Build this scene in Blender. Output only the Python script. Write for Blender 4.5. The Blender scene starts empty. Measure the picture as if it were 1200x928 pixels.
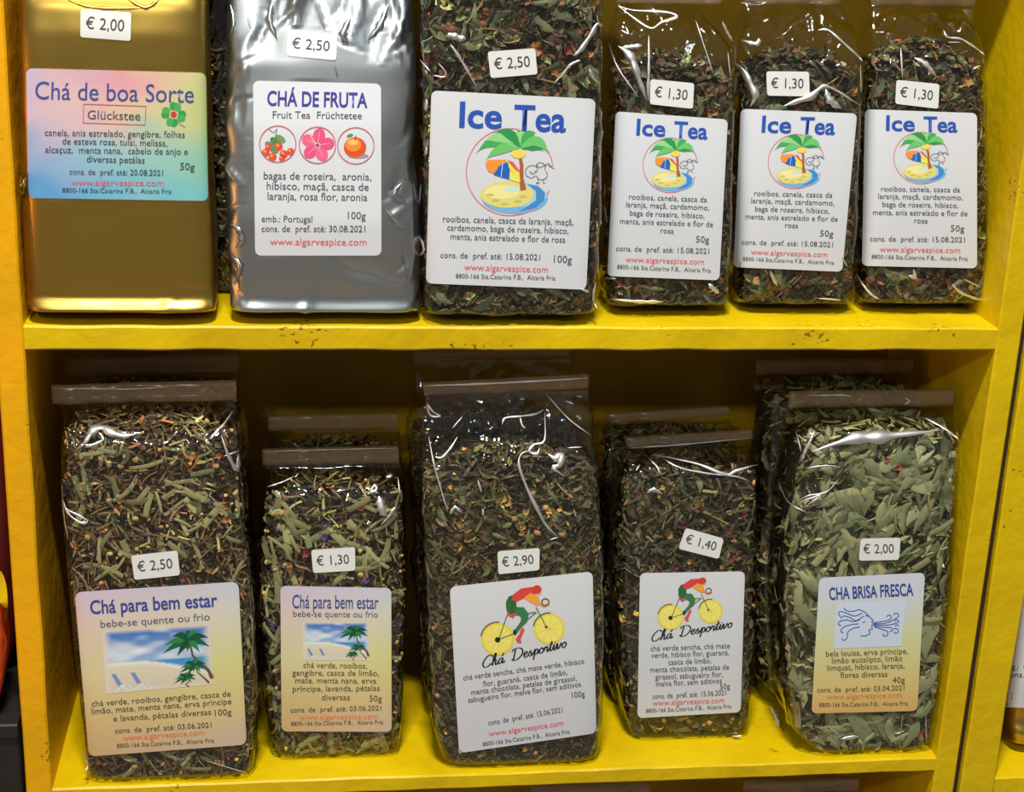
import bpy, math, random
import numpy as np
from mathutils import Vector, Matrix
from mathutils.bvhtree import BVHTree

# ------------------------------------------------------------------ camera, world, lamps, exposure
sc = bpy.context.scene
COL = sc.collection
FPX = 1850.0
CAM = np.array([.1816, -1.0368, .3035])
PITCH, YAW, ROLL = .3256, .1409, .0416
_cp, _sp, _cy, _sy = math.cos(PITCH), math.sin(PITCH), math.cos(YAW), math.sin(YAW)
FW = np.array([_sy*_cp, _cy*_cp, -_sp])
_r = np.array([_cy, -_sy, 0.]); _u = np.cross(_r, FW)
RT = math.cos(ROLL)*_r + math.sin(ROLL)*_u
UP = -math.sin(ROLL)*_r + math.cos(ROLL)*_u
cd = bpy.data.cameras.new('camera'); cam = bpy.data.objects.new('camera', cd); COL.objects.link(cam)
cd.sensor_fit = 'HORIZONTAL'; cd.sensor_width = 36; cd.lens = FPX/1200*36; cd.clip_start = .01
M = Matrix(((RT[0], UP[0], -FW[0], CAM[0]), (RT[1], UP[1], -FW[1], CAM[1]), (RT[2], UP[2], -FW[2], CAM[2]), (0, 0, 0, 1)))
cam.matrix_world = M
sc.camera = cam
sc.view_settings.view_transform = 'Standard'; sc.view_settings.look = 'None'
sc.view_settings.gamma = 1; sc.view_settings.use_curve_mapping = False
sc.view_settings.exposure = 0.0
sc.cycles.transparent_max_bounces = 32

w = bpy.data.worlds.new('world'); sc.world = w; w.use_nodes = True
bg = w.node_tree.nodes['Background']; bg.inputs[0].default_value = (.98, .96, .90, 1); bg.inputs[1].default_value = .21

def lamp(name, loc, target, power, color, size, sy=None):
    l = bpy.data.lights.new(name, 'AREA'); l.energy = power; l.color = color
    if sy: l.shape = 'RECTANGLE'; l.size = size; l.size_y = sy
    else: l.shape = 'DISK'; l.size = size
    o = bpy.data.objects.new(name, l); COL.objects.link(o); o.location = loc
    o.rotation_euler = (Vector(target)-Vector(loc)).to_track_quat('-Z', 'Y').to_euler()
    return o
lamp('ceiling_lamp', (.14, -.92, 2.08), (.34, .05, -.1), 76, (.98, .97, .90), .30, .09)
lamp('ceiling_spot', (-.30, -1.85, 1.05), (.36, .1, -.1), 9, (.98, .98, .93), .09)
lamp('glint_light', (1.15, -1.7, 1.25), (.3, .1, -.1), 1.2, (.62, .84, 1.0), .05)  # added cool light for bluish glints on the film, no known fixture
lamp('glint_light', (-.95, -1.2, 1.5), (.3, .1, -.1), 1.2, (.95, .97, 1.0), .05)  # second added light, there only for more film glints
lamp('warm_fill', (-.75, -.35, -.12), (0, 0, -.2), 1.1, (1.0, .34, .03), .08)  # unseen orange fill added to warm the left side panel

# ------------------------------------------------------------------ helpers
R = np.random.RandomState(7)
def lin(c):
    c = np.asarray(c, float)/255.
    return np.where(c <= .04045, c/12.92, ((c+.055)/1.055)**2.4)
def ray(px, py):
    px = np.asarray(px, float); py = np.asarray(py, float)
    d = FW*FPX + RT*(px-600)[..., None] + UP*(464-py)[..., None]
    return d/np.linalg.norm(d, axis=-1, keepdims=True)
def hit(px, py, axis, val):      # where the line of sight through a measured point meets a real plane
    d = ray(px, py); t = (val-CAM[axis])/d[..., axis]
    return CAM + d*np.asarray(t)[..., None]

def tag(o, label=None, cat=None, group=None, kind=None):
    if label: o['label'] = label
    if cat: o['category'] = cat
    if group: o['group'] = group
    if kind: o['kind'] = kind
    return o
def empty(name, loc=(0, 0, 0)):
    o = bpy.data.objects.new(name, None); o.empty_display_size = .02; COL.objects.link(o); o.location = loc
    return o
def mesh_np(name, V, F, mats, parent=None, col=None, smooth=True, link=True):
    """V (n,3); F list of int arrays, each (m,k)"""
    me = bpy.data.meshes.new(name)
    V = np.asarray(V, np.float32)
    me.vertices.add(len(V)); me.vertices.foreach_set('co', V.ravel())
    if not isinstance(F, list): F = [F]
    F = [np.asarray(f, np.int32) for f in F if len(f)]
    idx = np.concatenate([f.ravel() for f in F]); cnt = np.concatenate([np.full(len(f), f.shape[1]) for f in F])
    me.loops.add(len(idx)); me.loops.foreach_set('vertex_index', idx)
    me.polygons.add(len(cnt)); st = np.concatenate([[0], np.cumsum(cnt)[:-1]])
    me.polygons.foreach_set('loop_start', st.astype(np.int32)); me.polygons.foreach_set('loop_total', cnt.astype(np.int32))
    if smooth: me.polygons.foreach_set('use_smooth', np.ones(len(cnt), bool))
    me.update(calc_edges=True)
    if col is not None:
        a = me.attributes.new('Col', 'FLOAT_COLOR', 'POINT')
        c = np.ones((len(V), 4), np.float32); c[:, :3] = col; a.data.foreach_set('color', c.ravel())
    for m in (mats if isinstance(mats, (list, tuple)) else [mats]): me.materials.append(m)
    if not link: return me
    return link_mesh(name, me, parent)
def link_mesh(name, me, parent=None):
    o = bpy.data.objects.new(name, me); COL.objects.link(o)
    if parent is not None: put(o, parent)
    return o
def put(o, parent):
    o.parent = parent
    o.matrix_parent_inverse = Matrix.Translation(-parent.location)

# ------------------------------------------------------------------ materials
def newmat(name):
    m = bpy.data.materials.new(name); m.use_nodes = True
    nt = m.node_tree; b = nt.nodes['Principled BSDF']; return m, nt, b
def N(nt, t, **kw):
    n = nt.nodes.new(t)
    for k, v in kw.items():
        if k in n.inputs.keys(): n.inputs[k].default_value = v
        else: setattr(n, k, v)
    return n
def paint_mat(name, base, alt, seed, chips=.5):
    m, nt, b = newmat(name); L = nt.links.new
    tc = N(nt, 'ShaderNodeTexCoord')
    mp = N(nt, 'ShaderNodeMapping'); mp.inputs['Location'].default_value = (seed, seed*1.7, -seed); L(tc.outputs['Object'], mp.inputs[0])
    n1 = N(nt, 'ShaderNodeTexNoise', Scale=14., Detail=3.); L(mp.outputs[0], n1.inputs['Vector'])
    mx = N(nt, 'ShaderNodeMix', data_type='RGBA'); mx.inputs['A'].default_value = (*lin(base), 1); mx.inputs['B'].default_value = (*lin(alt), 1)
    r1 = N(nt, 'ShaderNodeMapRange'); r1.inputs['From Min'].default_value = .38; r1.inputs['From Max'].default_value = .68
    L(n1.outputs[0], r1.inputs[0]); L(r1.outputs[0], mx.inputs['Factor'])
    # little knocks through the paint, clustered
    n2 = N(nt, 'ShaderNodeTexNoise', Scale=260., Detail=2.); L(mp.outputs[0], n2.inputs['Vector'])
    n3 = N(nt, 'ShaderNodeTexNoise', Scale=16., Detail=1.); L(mp.outputs[0], n3.inputs['Vector'])
    a = N(nt, 'ShaderNodeMath', operation='MULTIPLY'); L(n2.outputs[0], a.inputs[0]); L(n3.outputs[0], a.inputs[1])
    r2 = N(nt, 'ShaderNodeMapRange'); r2.inputs['From Min'].default_value = .45; r2.inputs['From Max'].default_value = .48; r2.inputs['To Max'].default_value = chips
    L(a.outputs[0], r2.inputs[0])
    m2 = N(nt, 'ShaderNodeMix', data_type='RGBA'); L(r2.outputs[0], m2.inputs['Factor']); L(mx.outputs['Result'], m2.inputs['A']); m2.inputs['B'].default_value = (*lin((95, 62, 20)), 1)
    L(m2.outputs['Result'], b.inputs['Base Color'])
    b.inputs['Roughness'].default_value = .45; b.inputs['Specular IOR Level'].default_value = .3
    n4 = N(nt, 'ShaderNodeTexNoise', Scale=90., Detail=4.); L(mp.outputs[0], n4.inputs['Vector'])
    s = N(nt, 'ShaderNodeMath', operation='SUBTRACT'); L(n4.outputs[0], s.inputs[0]); L(r2.outputs[0], s.inputs[1])
    bp = N(nt, 'ShaderNodeBump', Strength=.6, Distance=.0013); L(s.outputs[0], bp.inputs['Height']); L(bp.outputs[0], b.inputs['Normal'])
    return m
YEL = paint_mat('yellow_paint', (216, 183, 0), (200, 165, 0), 1.3, .75)
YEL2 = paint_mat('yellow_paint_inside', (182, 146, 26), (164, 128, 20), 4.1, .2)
YELO = paint_mat('yellow_orange_paint', (232, 166, 2), (214, 160, 2), 8.1, .6)

def film_mat(name, tint, k, rough):
    m, nt, b = newmat(name); L = nt.links.new; nt.nodes.remove(b)
    out = nt.nodes['Material Output']
    tr = N(nt, 'ShaderNodeBsdfTransparent'); tr.inputs[0].default_value = (*tint, 1)
    gl = N(nt, 'ShaderNodeBsdfGlossy'); gl.inputs['Roughness'].default_value = rough; gl.inputs[0].default_value = (1, 1, 1, 1)
    tc = N(nt, 'ShaderNodeTexCoord'); nz = N(nt, 'ShaderNodeTexNoise', Scale=95., Detail=2.); L(tc.outputs['Object'], nz.inputs['Vector'])
    bp = N(nt, 'ShaderNodeBump', Strength=.25, Distance=.002); L(nz.outputs[0], bp.inputs['Height']); L(bp.outputs[0], gl.inputs['Normal'])
    fr = N(nt, 'ShaderNodeFresnel', IOR=1.5); ge = N(nt, 'ShaderNodeNewGeometry'); io = N(nt, 'ShaderNodeMapRange'); io.inputs['To Min'].default_value = 1.5; io.inputs['To Max'].default_value = 1/1.5; L(ge.outputs['Backfacing'], io.inputs[0]); L(io.outputs[0], fr.inputs['IOR'])
    mu = N(nt, 'ShaderNodeMath', operation='MULTIPLY', use_clamp=True); mu.inputs[1].default_value = k; L(fr.outputs[0], mu.inputs[0])
    mx = N(nt, 'ShaderNodeMixShader'); L(mu.outputs[0], mx.inputs[0]); L(tr.outputs[0], mx.inputs[1]); L(gl.outputs[0], mx.inputs[2]); L(mx.outputs[0], out.inputs[0])
    return m
FILM = film_mat('clear_film', (.95, .95, .94), 1.3, .055)
def header_mat():
    m, nt, b = newmat('folded_film'); L = nt.links.new
    out = nt.nodes['Material Output']; b.inputs['Base Color'].default_value = (*lin((150, 126, 98)), 1); b.inputs['Roughness'].default_value = .2
    tc = N(nt, 'ShaderNodeTexCoord'); nz = N(nt, 'ShaderNodeTexNoise', Scale=40., Detail=2.); L(tc.outputs['Object'], nz.inputs['Vector'])
    bp = N(nt, 'ShaderNodeBump', Strength=.4, Distance=.003); L(nz.outputs[0], bp.inputs['Height']); L(bp.outputs[0], b.inputs['Normal'])
    tr = N(nt, 'ShaderNodeBsdfTransparent'); mx = N(nt, 'ShaderNodeMixShader'); mx.inputs[0].default_value = .45
    L(tr.outputs[0], mx.inputs[1]); L(b.outputs[0], mx.inputs[2]); L(mx.outputs[0], out.inputs[0]); return m
HEAD = header_mat()
def foil_mat(name, c, rough):
    m, nt, b = newmat(name); b.inputs['Base Color'].default_value = (*c, 1); b.inputs['Metallic'].default_value = 1.; b.inputs['Roughness'].default_value = rough
    L = nt.links.new
    tc = N(nt, 'ShaderNodeTexCoord'); nz = N(nt, 'ShaderNodeTexNoise', Scale=11., Detail=1.); L(tc.outputs['Object'], nz.inputs['Vector'])
    bp = N(nt, 'ShaderNodeBump', Strength=.3, Distance=.01); L(nz.outputs[0], bp.inputs['Height']); L(bp.outputs[0], b.inputs['Normal'])
    return m
GOLD = foil_mat('gold_foil', (.50, .33, .07), .36)
SILV = foil_mat('silver_foil', (.44, .465, .48), .35)
def vcol_mat(name, rough, spec=.5, obj=False):
    m, nt, b = newmat(name); L = nt.links.new
    if obj: s = N(nt, 'ShaderNodeObjectInfo'); so = s.outputs['Color']
    else: s = N(nt, 'ShaderNodeAttribute', attribute_name='Col'); so = s.outputs['Color']
    if name.startswith('tea'):
        tc = N(nt, 'ShaderNodeTexCoord'); nz = N(nt, 'ShaderNodeTexNoise', Scale=500. if not obj else 300., Detail=2.); L(tc.outputs['Object'], nz.inputs['Vector'])
        mr = N(nt, 'ShaderNodeMapRange'); mr.inputs['From Min'].default_value = .3; mr.inputs['From Max'].default_value = .7; mr.inputs['To Min'].default_value = .62; mr.inputs['To Max'].default_value = 1.3
        L(nz.outputs[0], mr.inputs[0])
        mm = N(nt, 'ShaderNodeVectorMath', operation='MULTIPLY'); L(so, mm.inputs[0]); L(mr.outputs[0], mm.inputs[1]); so = mm.outputs[0]
    L(so, b.inputs['Base Color']); b.inputs['Roughness'].default_value = rough
    if 'Specular IOR Level' in b.inputs: b.inputs['Specular IOR Level'].default_value = spec
    return m
TEA = vcol_mat('tea_blend', .7, .3); TEAP = vcol_mat('tea_piece', .65, .3, True)
PAPER = vcol_mat('label_paper', .38, .35); INK = vcol_mat('printed_ink', .42, .3)
def plain(name, c, rough=.5, met=0):
    m, nt, b = newmat(name); b.inputs['Base Color'].default_value = (*lin(c), 1); b.inputs['Roughness'].default_value = rough; b.inputs['Metallic'].default_value = met
    return m

# ------------------------------------------------------------------ the setting and the shelf units
def board(name, x0, x1, y0, y1, z0, z1, mat, parent, wob=.0003, quad=None, seed=0):
    """a plank with slightly wavy, eased front edges. quad: its front face corners may differ"""
    rs = np.random.RandomState(seed+11)
    dx, dz = x1-x0, z1-z0
    longx = dx > dz
    n = 48
    t = np.linspace(0, 1, n)
    e = .0013
    prof = [(0, e, 0), (e, 0, 0), ]  # cross-section drawn below
    def wave(k): return sum(rs.randn()*np.sin(t*rs.uniform(8, 90)+rs.rand()*7) for _ in range(5))*wob*.35
    # cross-section corners (a across the thickness 0..1, y)
    cs = [(0, y1), (0, y0+e), (e, y0), (-e, y0), (0, y0+e), (0, y1)]
    V = []
    th = dz if longx else dx
    wl, wh = wave(0), wave(1)
    for j, (a, yy) in enumerate(cs):
        lo = j < 3
        off = (a if lo else th+a)
        o = np.full(n, off) + (wl if lo else wh)*(1 if yy < y0+.01 else 0)
        yv = np.full(n, yy) + (wave(2)*.5 if yy < y0+.01 else 0)
        if longx: P = np.stack([x0+t*dx, yv, z0+o], 1)
        else: P = np.stack([x0+o, yv, z0+t*dz], 1)
        V.append(P)
    V = np.concatenate(V); k = 6
    F = []
    for j in range(k):
        for i in range(n-1):
            a, b = j*n+i, ((j+1) % k)*n+i
            F.append((a, a+1, b+1, b) if not longx else (a, b, b+1, a+1))
    me = bpy.data.meshes.new(name); caps = [tuple(j*n for j in range(k)), tuple(j*n+n-1 for j in range(k))[::-1]]
    me.from_pydata([tuple(v) for v in V], [], F+caps); me.materials.append(mat)
    import bmesh
    bm = bmesh.new(); bm.from_mesh(me); bmesh.ops.recalc_face_normals(bm, faces=bm.faces); bm.to_mesh(me); bm.free()
    return link_mesh(name, me, parent)

DARKW = plain('dark_wall_paint', (30, 22, 20), .8)
floor = board('floor', -1.6, 2.2, -2.6, .21, -.80, -.781, paint_mat('floor_tiles', (150, 140, 126), (128, 118, 106), 2.2, .0), None, 0); tag(floor, kind='structure')
wall = board('wall_back', -1.2, 1.6, .2085, .30, -.9, .8, DARKW, None); tag(wall, kind='structure')

W = .68; ZL = -.354; ZT = .326; DEPTH = .2
unit = empty('shelf_unit', (.34, 0, -.78))
tag(unit, 'yellow painted wooden shelf unit holding both rows of tea bags', 'shelf')
board('side_panel', -.0183, -.0002, 0, DEPTH, -.78, .40, YELO, unit, seed=1)
board('side_panel', W, .6983, 0, DEPTH, -.78, .40, YEL, unit, seed=2)
board('shelf_board', 0, W, .0008, DEPTH, -.0168, 0, YEL, unit, .0004, seed=3)
board('shelf_board', 0, W, .0008, DEPTH, ZL-.0125, ZL, YEL, unit, .0004, seed=4)
board('shelf_board', 0, W, .0008, DEPTH, ZT, ZT+.017, YEL, unit, seed=5)
board('shelf_board', 0, W, .0008, DEPTH, -.75, -.735, YEL, unit, seed=6)
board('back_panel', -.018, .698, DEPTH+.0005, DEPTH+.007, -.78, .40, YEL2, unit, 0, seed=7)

fil = board('gap_shade_strip_1', .6988, .7030, .004, .2, -.78, .40, plain('gap_shade', (44, 22, 14), .8), None, 0, seed=44); tag(fil, kind='structure')  # added dark strip standing in for the shade between the two units
unit2 = empty('shelf_unit', (.85, 0, -.78))
tag(unit2, 'second yellow shelf unit cut off at the right edge, beyond the dark gap', 'shelf')
board('side_panel', .7035, .7318, 0, DEPTH, -.78, .40, YEL, unit2, .0005, seed=8)
board('side_panel', .97, .99, 0, DEPTH, -.78, .40, YEL, unit2, seed=9)
for i, z in enumerate((-.7447, -.3747, -.0200, .326)):
    board('shelf_board', .732, .97, .0008, DEPTH, z-.02, z, YEL, unit2, seed=20+i)
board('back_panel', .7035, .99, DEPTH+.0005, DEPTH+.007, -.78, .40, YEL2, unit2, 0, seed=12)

# ------------------------------------------------------------------ bag shape
def superellipse(n=128, e=7.0, asp=2.2):
    a = np.linspace(0, 2*np.pi, 4001)
    x = np.sign(np.cos(a))*np.abs(np.cos(a))**(2/e)*asp; y = np.sign(np.sin(a))*np.abs(np.sin(a))**(2/e)
    s = np.concatenate([[0], np.cumsum(np.hypot(np.diff(x), np.diff(y)))]); s /= s[-1]
    q = np.arange(n)/n
    return np.stack([np.interp(q, s, x)/asp, np.interp(q, s, y)], 1)
NR = 128
UE = superellipse(NR)
class Bag:
    """rows: measured silhouette (ypx, xl, xr); profile of front offset per ypx; real depth d"""
    def __init__(s, rows, y0, d, z0, prof, nz=150, seed=0, base_in=.002, belly=.004, over=0., ldep=.8):
        s.rs = np.random.RandomState(seed); s.d = d; s.y0 = y0; s.z0 = z0
        rows = sorted(rows, key=lambda r: -r[0])
        yp = np.array([r[0] for r in rows], float); xl = np.array([r[1] for r in rows], float); xr = np.array([r[2] for r in rows], float)
        Y = np.linspace(yp[0], yp[-1], 140)
        o = np.argsort(yp); xl = np.interp(Y, yp[o], xl[o]); xr = np.interp(Y, yp[o], xr[o])
        k = np.array([1, 2, 3, 2, 1.])/9
        sm = lambda v: np.convolve(np.pad(v, 2, mode='reflect', reflect_type='odd'), k, 'valid')
        xl, xr = sm(xl), sm(xr)
        pf = sorted(prof, key=lambda r: r[0])
        fo = np.interp(Y, [p[0] for p in pf], [p[1] for p in pf]); bo = np.interp(Y, [p[0] for p in pf], [p[2] for p in pf])
        fo, bo = sm(fo), sm(bo)
        yf, yb = y0+fo, y0+d-bo
        Zc = hit((xl+xr)/2, Y, 1, yf)[:, 2]
        Lx = np.where(hit(xl, Y, 1, yf)[:, 0] > .2, 1, 0)
        yl = np.where(Lx, yf+ldep*(yb-yf), yf+.12*(yb-yf)); yr = np.where(Lx, yf+.12*(yb-yf), yf+.8*(yb-yf))
        X0 = hit(xl, Y, 1, yl)[:, 0]; X1 = hit(xr, Y, 1, yr)[:, 0]
        Zc = np.maximum.accumulate(Zc + np.arange(140)*1e-6)
        if not over: Zc[0] = min(Zc[0], z0+.004)
        s.zmin, s.zmax = z0, Zc[-1]
        s.Z = np.linspace(z0, s.zmax, nz)
        I = lambda v: np.interp(s.Z, Zc, v)
        cx, wd, yf, yb = I((X0+X1)/2), I(X1-X0), I(yf), I(yb)
        t = (s.Z-z0)/(s.zmax-z0)
        yf = yf - belly*np.sin(np.clip(t*1.25, 0, 1)*np.pi)**1
        # rounded foot
        q = np.clip(1-(s.Z-z0)/.006, 0, 1)**2
        if over: yf = yf+over*np.clip(1-(s.Z-z0)/.0085, 0, 1)
        s.cx, s.w, s.yf, s.yb = cx, wd-2*base_in*q, yf+base_in*q*1.2, yb-base_in*q
    def at(s, a, z, inset=0.):
        a = np.asarray(a) % 1.0*NR; i = a.astype(int); f = (a-i)[..., None]
        u = UE[i % NR]*(1-f)+UE[(i+1) % NR]*f
        g = lambda v: np.interp(z, s.Z, v)
        cx, w_, yf, yb = g(s.cx), g(s.w), g(s.yf), g(s.yb)
        hw = np.maximum(w_/2-inset, .001); hd = np.maximum((yb-yf)/2-inset, .0004)
        return np.stack([cx+u[..., 0]*hw, (yf+yb)/2+u[..., 1]*hd, z+0*cx], -1)
    def frame(s, a, z, inset=0.):
        p = s.at(a, z, inset); ts = s.at(a+.004, z, inset)-s.at(a-.004, z, inset); tz = s.at(a, z+.002, inset)-s.at(a, z-.002, inset)
        ts /= np.linalg.norm(ts, axis=-1, keepdims=True)+1e-12; tz /= np.linalg.norm(tz, axis=-1, keepdims=True)+1e-12
        n = np.cross(ts, tz); n /= np.linalg.norm(n, axis=-1, keepdims=True)+1e-12
        return p, ts, tz, n
    def clamp(s, V, m=.0011):
        V = V.copy(); z = np.clip(V[:, 2], s.zmin+.001, s.zmax); g = lambda v: np.interp(z, s.Z, v); cx, w_, yf, yb = g(s.cx), g(s.w), g(s.yf), g(s.yb)
        hw = np.maximum(w_/2-m, .001); hd = np.maximum((yb-yf)/2-m, .0003); ym = (yf+yb)/2; u = (V[:, 0]-cx)/hw; v = (V[:, 1]-ym)/hd
        r = np.maximum(1, (np.abs(u)**7+np.abs(v)**7)**(1/7.)); V[:, 0] = cx+u/r*hw; V[:, 1] = ym+v/r*hd; V[:, 2] = z; return V
    def bvh(s):
        A, Zg = np.meshgrid(np.arange(NR)/NR, s.Z[::2]); P = s.at(A, Zg); r, c = A.shape
        V = [Vector(v) for v in P.reshape(-1, 3)]
        F = [(i*c+j, i*c+(j+1) % c, (i+1)*c+(j+1) % c, (i+1)*c+j) for i in range(r-1) for j in range(c)]
        s.tree = BVHTree.FromPolygons(V, F)
    def project(s, px, py, lift):
        """measured picture points -> points lying on the bag's real surface, lifted along its normal"""
        D = ray(px, py); out = np.zeros((len(D), 3)); o = Vector(CAM); last = None
        for i, d in enumerate(D):
            h = s.tree.ray_cast(o, Vector(d))
            if h[0] is None:
                t = (s.y0-CAM[1])/d[1]; p = CAM+d*t; n = np.array([0, -1, 0])
            else:
                p = np.array(h[0]); n = np.array(h[1])
                if n @ d > 0: n = -n
            out[i] = p + n*lift
        return out
    def shell(s, name, mat, parent, folds, amp, calm=None, fine=.0004, calmz=None):
        """the film or foil with folds pressed into it"""
        A, Zg = np.meshgrid(np.arange(NR)/NR, s.Z); p, ts, tz, n = s.frame(A, Zg)
        per = 2*(s.w.mean()+s.d)
        S = A*per; Zr = Zg; disp = np.zeros_like(S)
        rs = s.rs
        for (kx, kz, ph, am) in [(rs.uniform(20, 160), rs.uniform(15, 120), rs.rand()*7, rs.uniform(.3, 1)) for _ in range(10)]:
            disp += am*fine*np.sin(S*kx+np.sin(Zr*kz*.7+ph)*1.5+Zr*kz*rs.choice([-1, 1])+ph)*.6
        for (a0, z0, ang, ln, wd, am) in folds:
            dx = ((A-a0+.5) % 1-.5)*per; dz = Zg-z0
            u = dx*math.cos(ang)+dz*math.sin(ang); v = -dx*math.sin(ang)+dz*math.cos(ang)+(math.sin(a0*977)*14)*u*u+.0012*np.sin(u*180+a0*50)
            tp = np.clip(1.15-np.abs(u)/ln, 0, 1)
            disp += am*amp*np.clip(1-np.abs(v)/(wd*(.35+.65*tp)), 0, 1)**1.3*np.sqrt(tp)
        foot = np.clip((s.zmax-Zg)/.01, 0, 1)*np.clip((Zg-s.zmin)/.006, 0, 1)
        disp = disp*foot
        if calm is not None:   # under a sticker the film lies flat
            for tree_quad in calm:
                (xa, xb, za, zb) = tree_quad
                m = (p[..., 1] < np.interp(Zg, s.Z, (s.yf+s.yb)/2)) & (p[..., 0] > xa-.006) & (p[..., 0] < xb+.006) & (Zg > za-.001) & (Zg < zb+.001)
                disp = np.where(m, np.clip(disp, -.0008, .0001), disp)
        P = p + n*disp[..., None]; r, c = A.shape
        i, j = np.meshgrid(np.arange(r-1), np.arange(c), indexing='ij')
        F = np.stack([i*c+j, i*c+(j+1) % c, (i+1)*c+(j+1) % c, (i+1)*c+j], -1).reshape(-1, 4)
        V = P.reshape(-1, 3)
        # floor of the bag: shrink the first ring
        b = V[:c].copy(); ctr = b.mean(0); rings = []
        for k in (.7, .35, .05): rings.append(ctr+(b-ctr)*np.array([k, k, 1]))
        V2 = np.concatenate([V]+rings); base = len(V); prev = 0; FF = [F]
        jj = np.arange(c)
        for k in range(3):
            cur = base+k*c; FF.append(np.stack([prev+jj, cur+jj, cur+(jj+1) % c, prev+(jj+1) % c], -1)); prev = cur
        # closed seam on top
        t0 = (r-1)*c; tv = V[t0:t0+c].copy(); ym = tv[:, 1].mean(); tv[:, 1] = ym; tv[:, 2] += .0008
        V2 = np.concatenate([V2, tv]); cur = len(V2)-c
        FF.append(np.stack([t0+jj, t0+(jj+1) % c, cur+(jj+1) % c, cur+jj], -1))
        return mesh_np(name, V2, [np.concatenate(FF)], mat, parent)

def random_folds(rs, n, zlo, zhi, front=.75, wmin=.003, wmax=.008):
    out = []
    for _ in range(n):
        a = (.75+rs.uniform(-.26, .26)) % 1 if rs.rand() < front else rs.rand()
        out.append((a, rs.uniform(zlo, zhi), rs.choice([rs.uniform(-.6, .6), rs.uniform(-2.2, -.9), rs.uniform(.9, 2.2)]), rs.uniform(.008, .032), rs.uniform(wmin, wmax), rs.choice([-1, 1, 1])*rs.uniform(.5, 1)))
    return out

# ------------------------------------------------------------------ dried tea pieces
def T_strip(rs, L=1., wd=.13, bend=.12, seg=5):
    t = np.linspace(-.5, .5, seg+1); b1 = rs.uniform(-bend, bend); b2 = rs.uniform(-bend, bend)
    wv = wd/2*(1-.25*np.abs(t*2)**3*rs.rand())
    c = np.stack([t*L, b1*4*(t*t-.25), b2*4*(t*t-.25)], 1); V = []
    for k, s in enumerate((-1, 0, 1)): V.append(c+np.stack([0*t, s*wv, -abs(s)*wd*.18+0*t], 1))
    V = np.concatenate(V); n = seg+1; F = []
    for k in range(2):
        for i in range(seg):
            a, b = k*n+i, (k+1)*n+i; F += [(a, a+1, b+1), (a, b+1, b)]
    return V, np.array(F)
def T_leaf(rs, wd=.42, curl=.5, seg=7):
    t = np.linspace(0, 1, seg+1); ww = wd/2*np.sin(np.pi*np.clip(t, .02, .98)**.8)*(1+.18*rs.randn(seg+1))
    ang = curl*(rs.rand()*1.6+.2)*(t-.5)*2; x = np.cumsum(np.cos(ang))/seg; z = np.cumsum(np.sin(ang))/seg
    roll = rs.uniform(.2, 1.5); V = []
    for s in (-1, -.5, 0, .5, 1):
        V.append(np.stack([x-.5, s*ww*np.cos(abs(s)*roll), z+abs(s)*ww*np.sin(abs(s)*roll)+.02*rs.randn(seg+1)], 1))
    V = np.concatenate(V); n = seg+1; F = []
    for k in range(4):
        for i in range(seg):
            a, b = k*n+i, (k+1)*n+i; F += [(a, a+1, b+1), (a, b+1, b)]
    V -= V.mean(0); return V, np.array(F)
def T_flat(rs, wd=.34, bend=1.2):
    n = 10; t = np.linspace(0, 1, n); a = rs.uniform(-bend, bend)*(t-.5)*2; x = np.cumsum(np.cos(a))/n; y = np.cumsum(np.sin(a))/n; z = .035*np.sin(t*rs.uniform(3, 9)+rs.rand()*6)
    ww = wd*rs.uniform(.6, 1.15)/2*np.sin(np.pi*np.clip(t, .03, .97)**rs.uniform(.7, 1.1))*(1+.12*rs.randn(n)); nx, ny = -np.sin(a), np.cos(a); r1, r2 = rs.uniform(-.1, .75, 2); V = []
    for s, q in ((-1, r1), (-.5, r1), (0, 0), (.5, r2), (1, r2)): V.append(np.stack([x+s*ww*nx*np.cos(q), y+s*ww*ny*np.cos(q), z-abs(s)**1.5*ww*np.sin(q)+(.012 if abs(s) == .5 else 0)+.006*rs.randn(n)], 1))
    V = np.concatenate(V); V -= V.mean(0); F = []
    for k in range(4):
        for i in range(n-1):
            p, b = k*n+i, (k+1)*n+i; F += [(p, p+1, b+1), (p, b+1, b)]
    return V, np.array(F)
def T_flake(rs):
    n = 7; a = np.sort(rs.rand(n)*.6+np.arange(n))/n*6.28; r = rs.uniform(.3, .55, n)
    V = np.stack([r*np.cos(a), r*np.sin(a)*.75, rs.randn(n)*.09], 1); V = np.concatenate([V, [[0, 0, .14]]])
    return V, np.array([(i, (i+1) % n, n) for i in range(n)])
_ico = None
def T_chunk(rs):
    g = (1+5**.5)/2
    V = np.array([(-1, g, 0), (1, g, 0), (-1, -g, 0), (1, -g, 0), (0, -1, g), (0, 1, g), (0, -1, -g), (0, 1, -g), (g, 0, -1), (g, 0, 1), (-g, 0, -1), (-g, 0, 1)])/3.8
    F = np.array([(0, 11, 5), (0, 5, 1), (0, 1, 7), (0, 7, 10), (0, 10, 11), (1, 5, 9), (5, 11, 4), (11, 10, 2), (10, 7, 6), (7, 1, 8), (3, 9, 4), (3, 4, 2), (3, 2, 6), (3, 6, 8), (3, 8, 9), (4, 9, 5), (2, 4, 11), (6, 2, 10), (8, 6, 7), (9, 8, 1)])
    return V*rs.uniform(.65, 1.25, (12, 1))*np.array([1, .8, .6]), F
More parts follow.
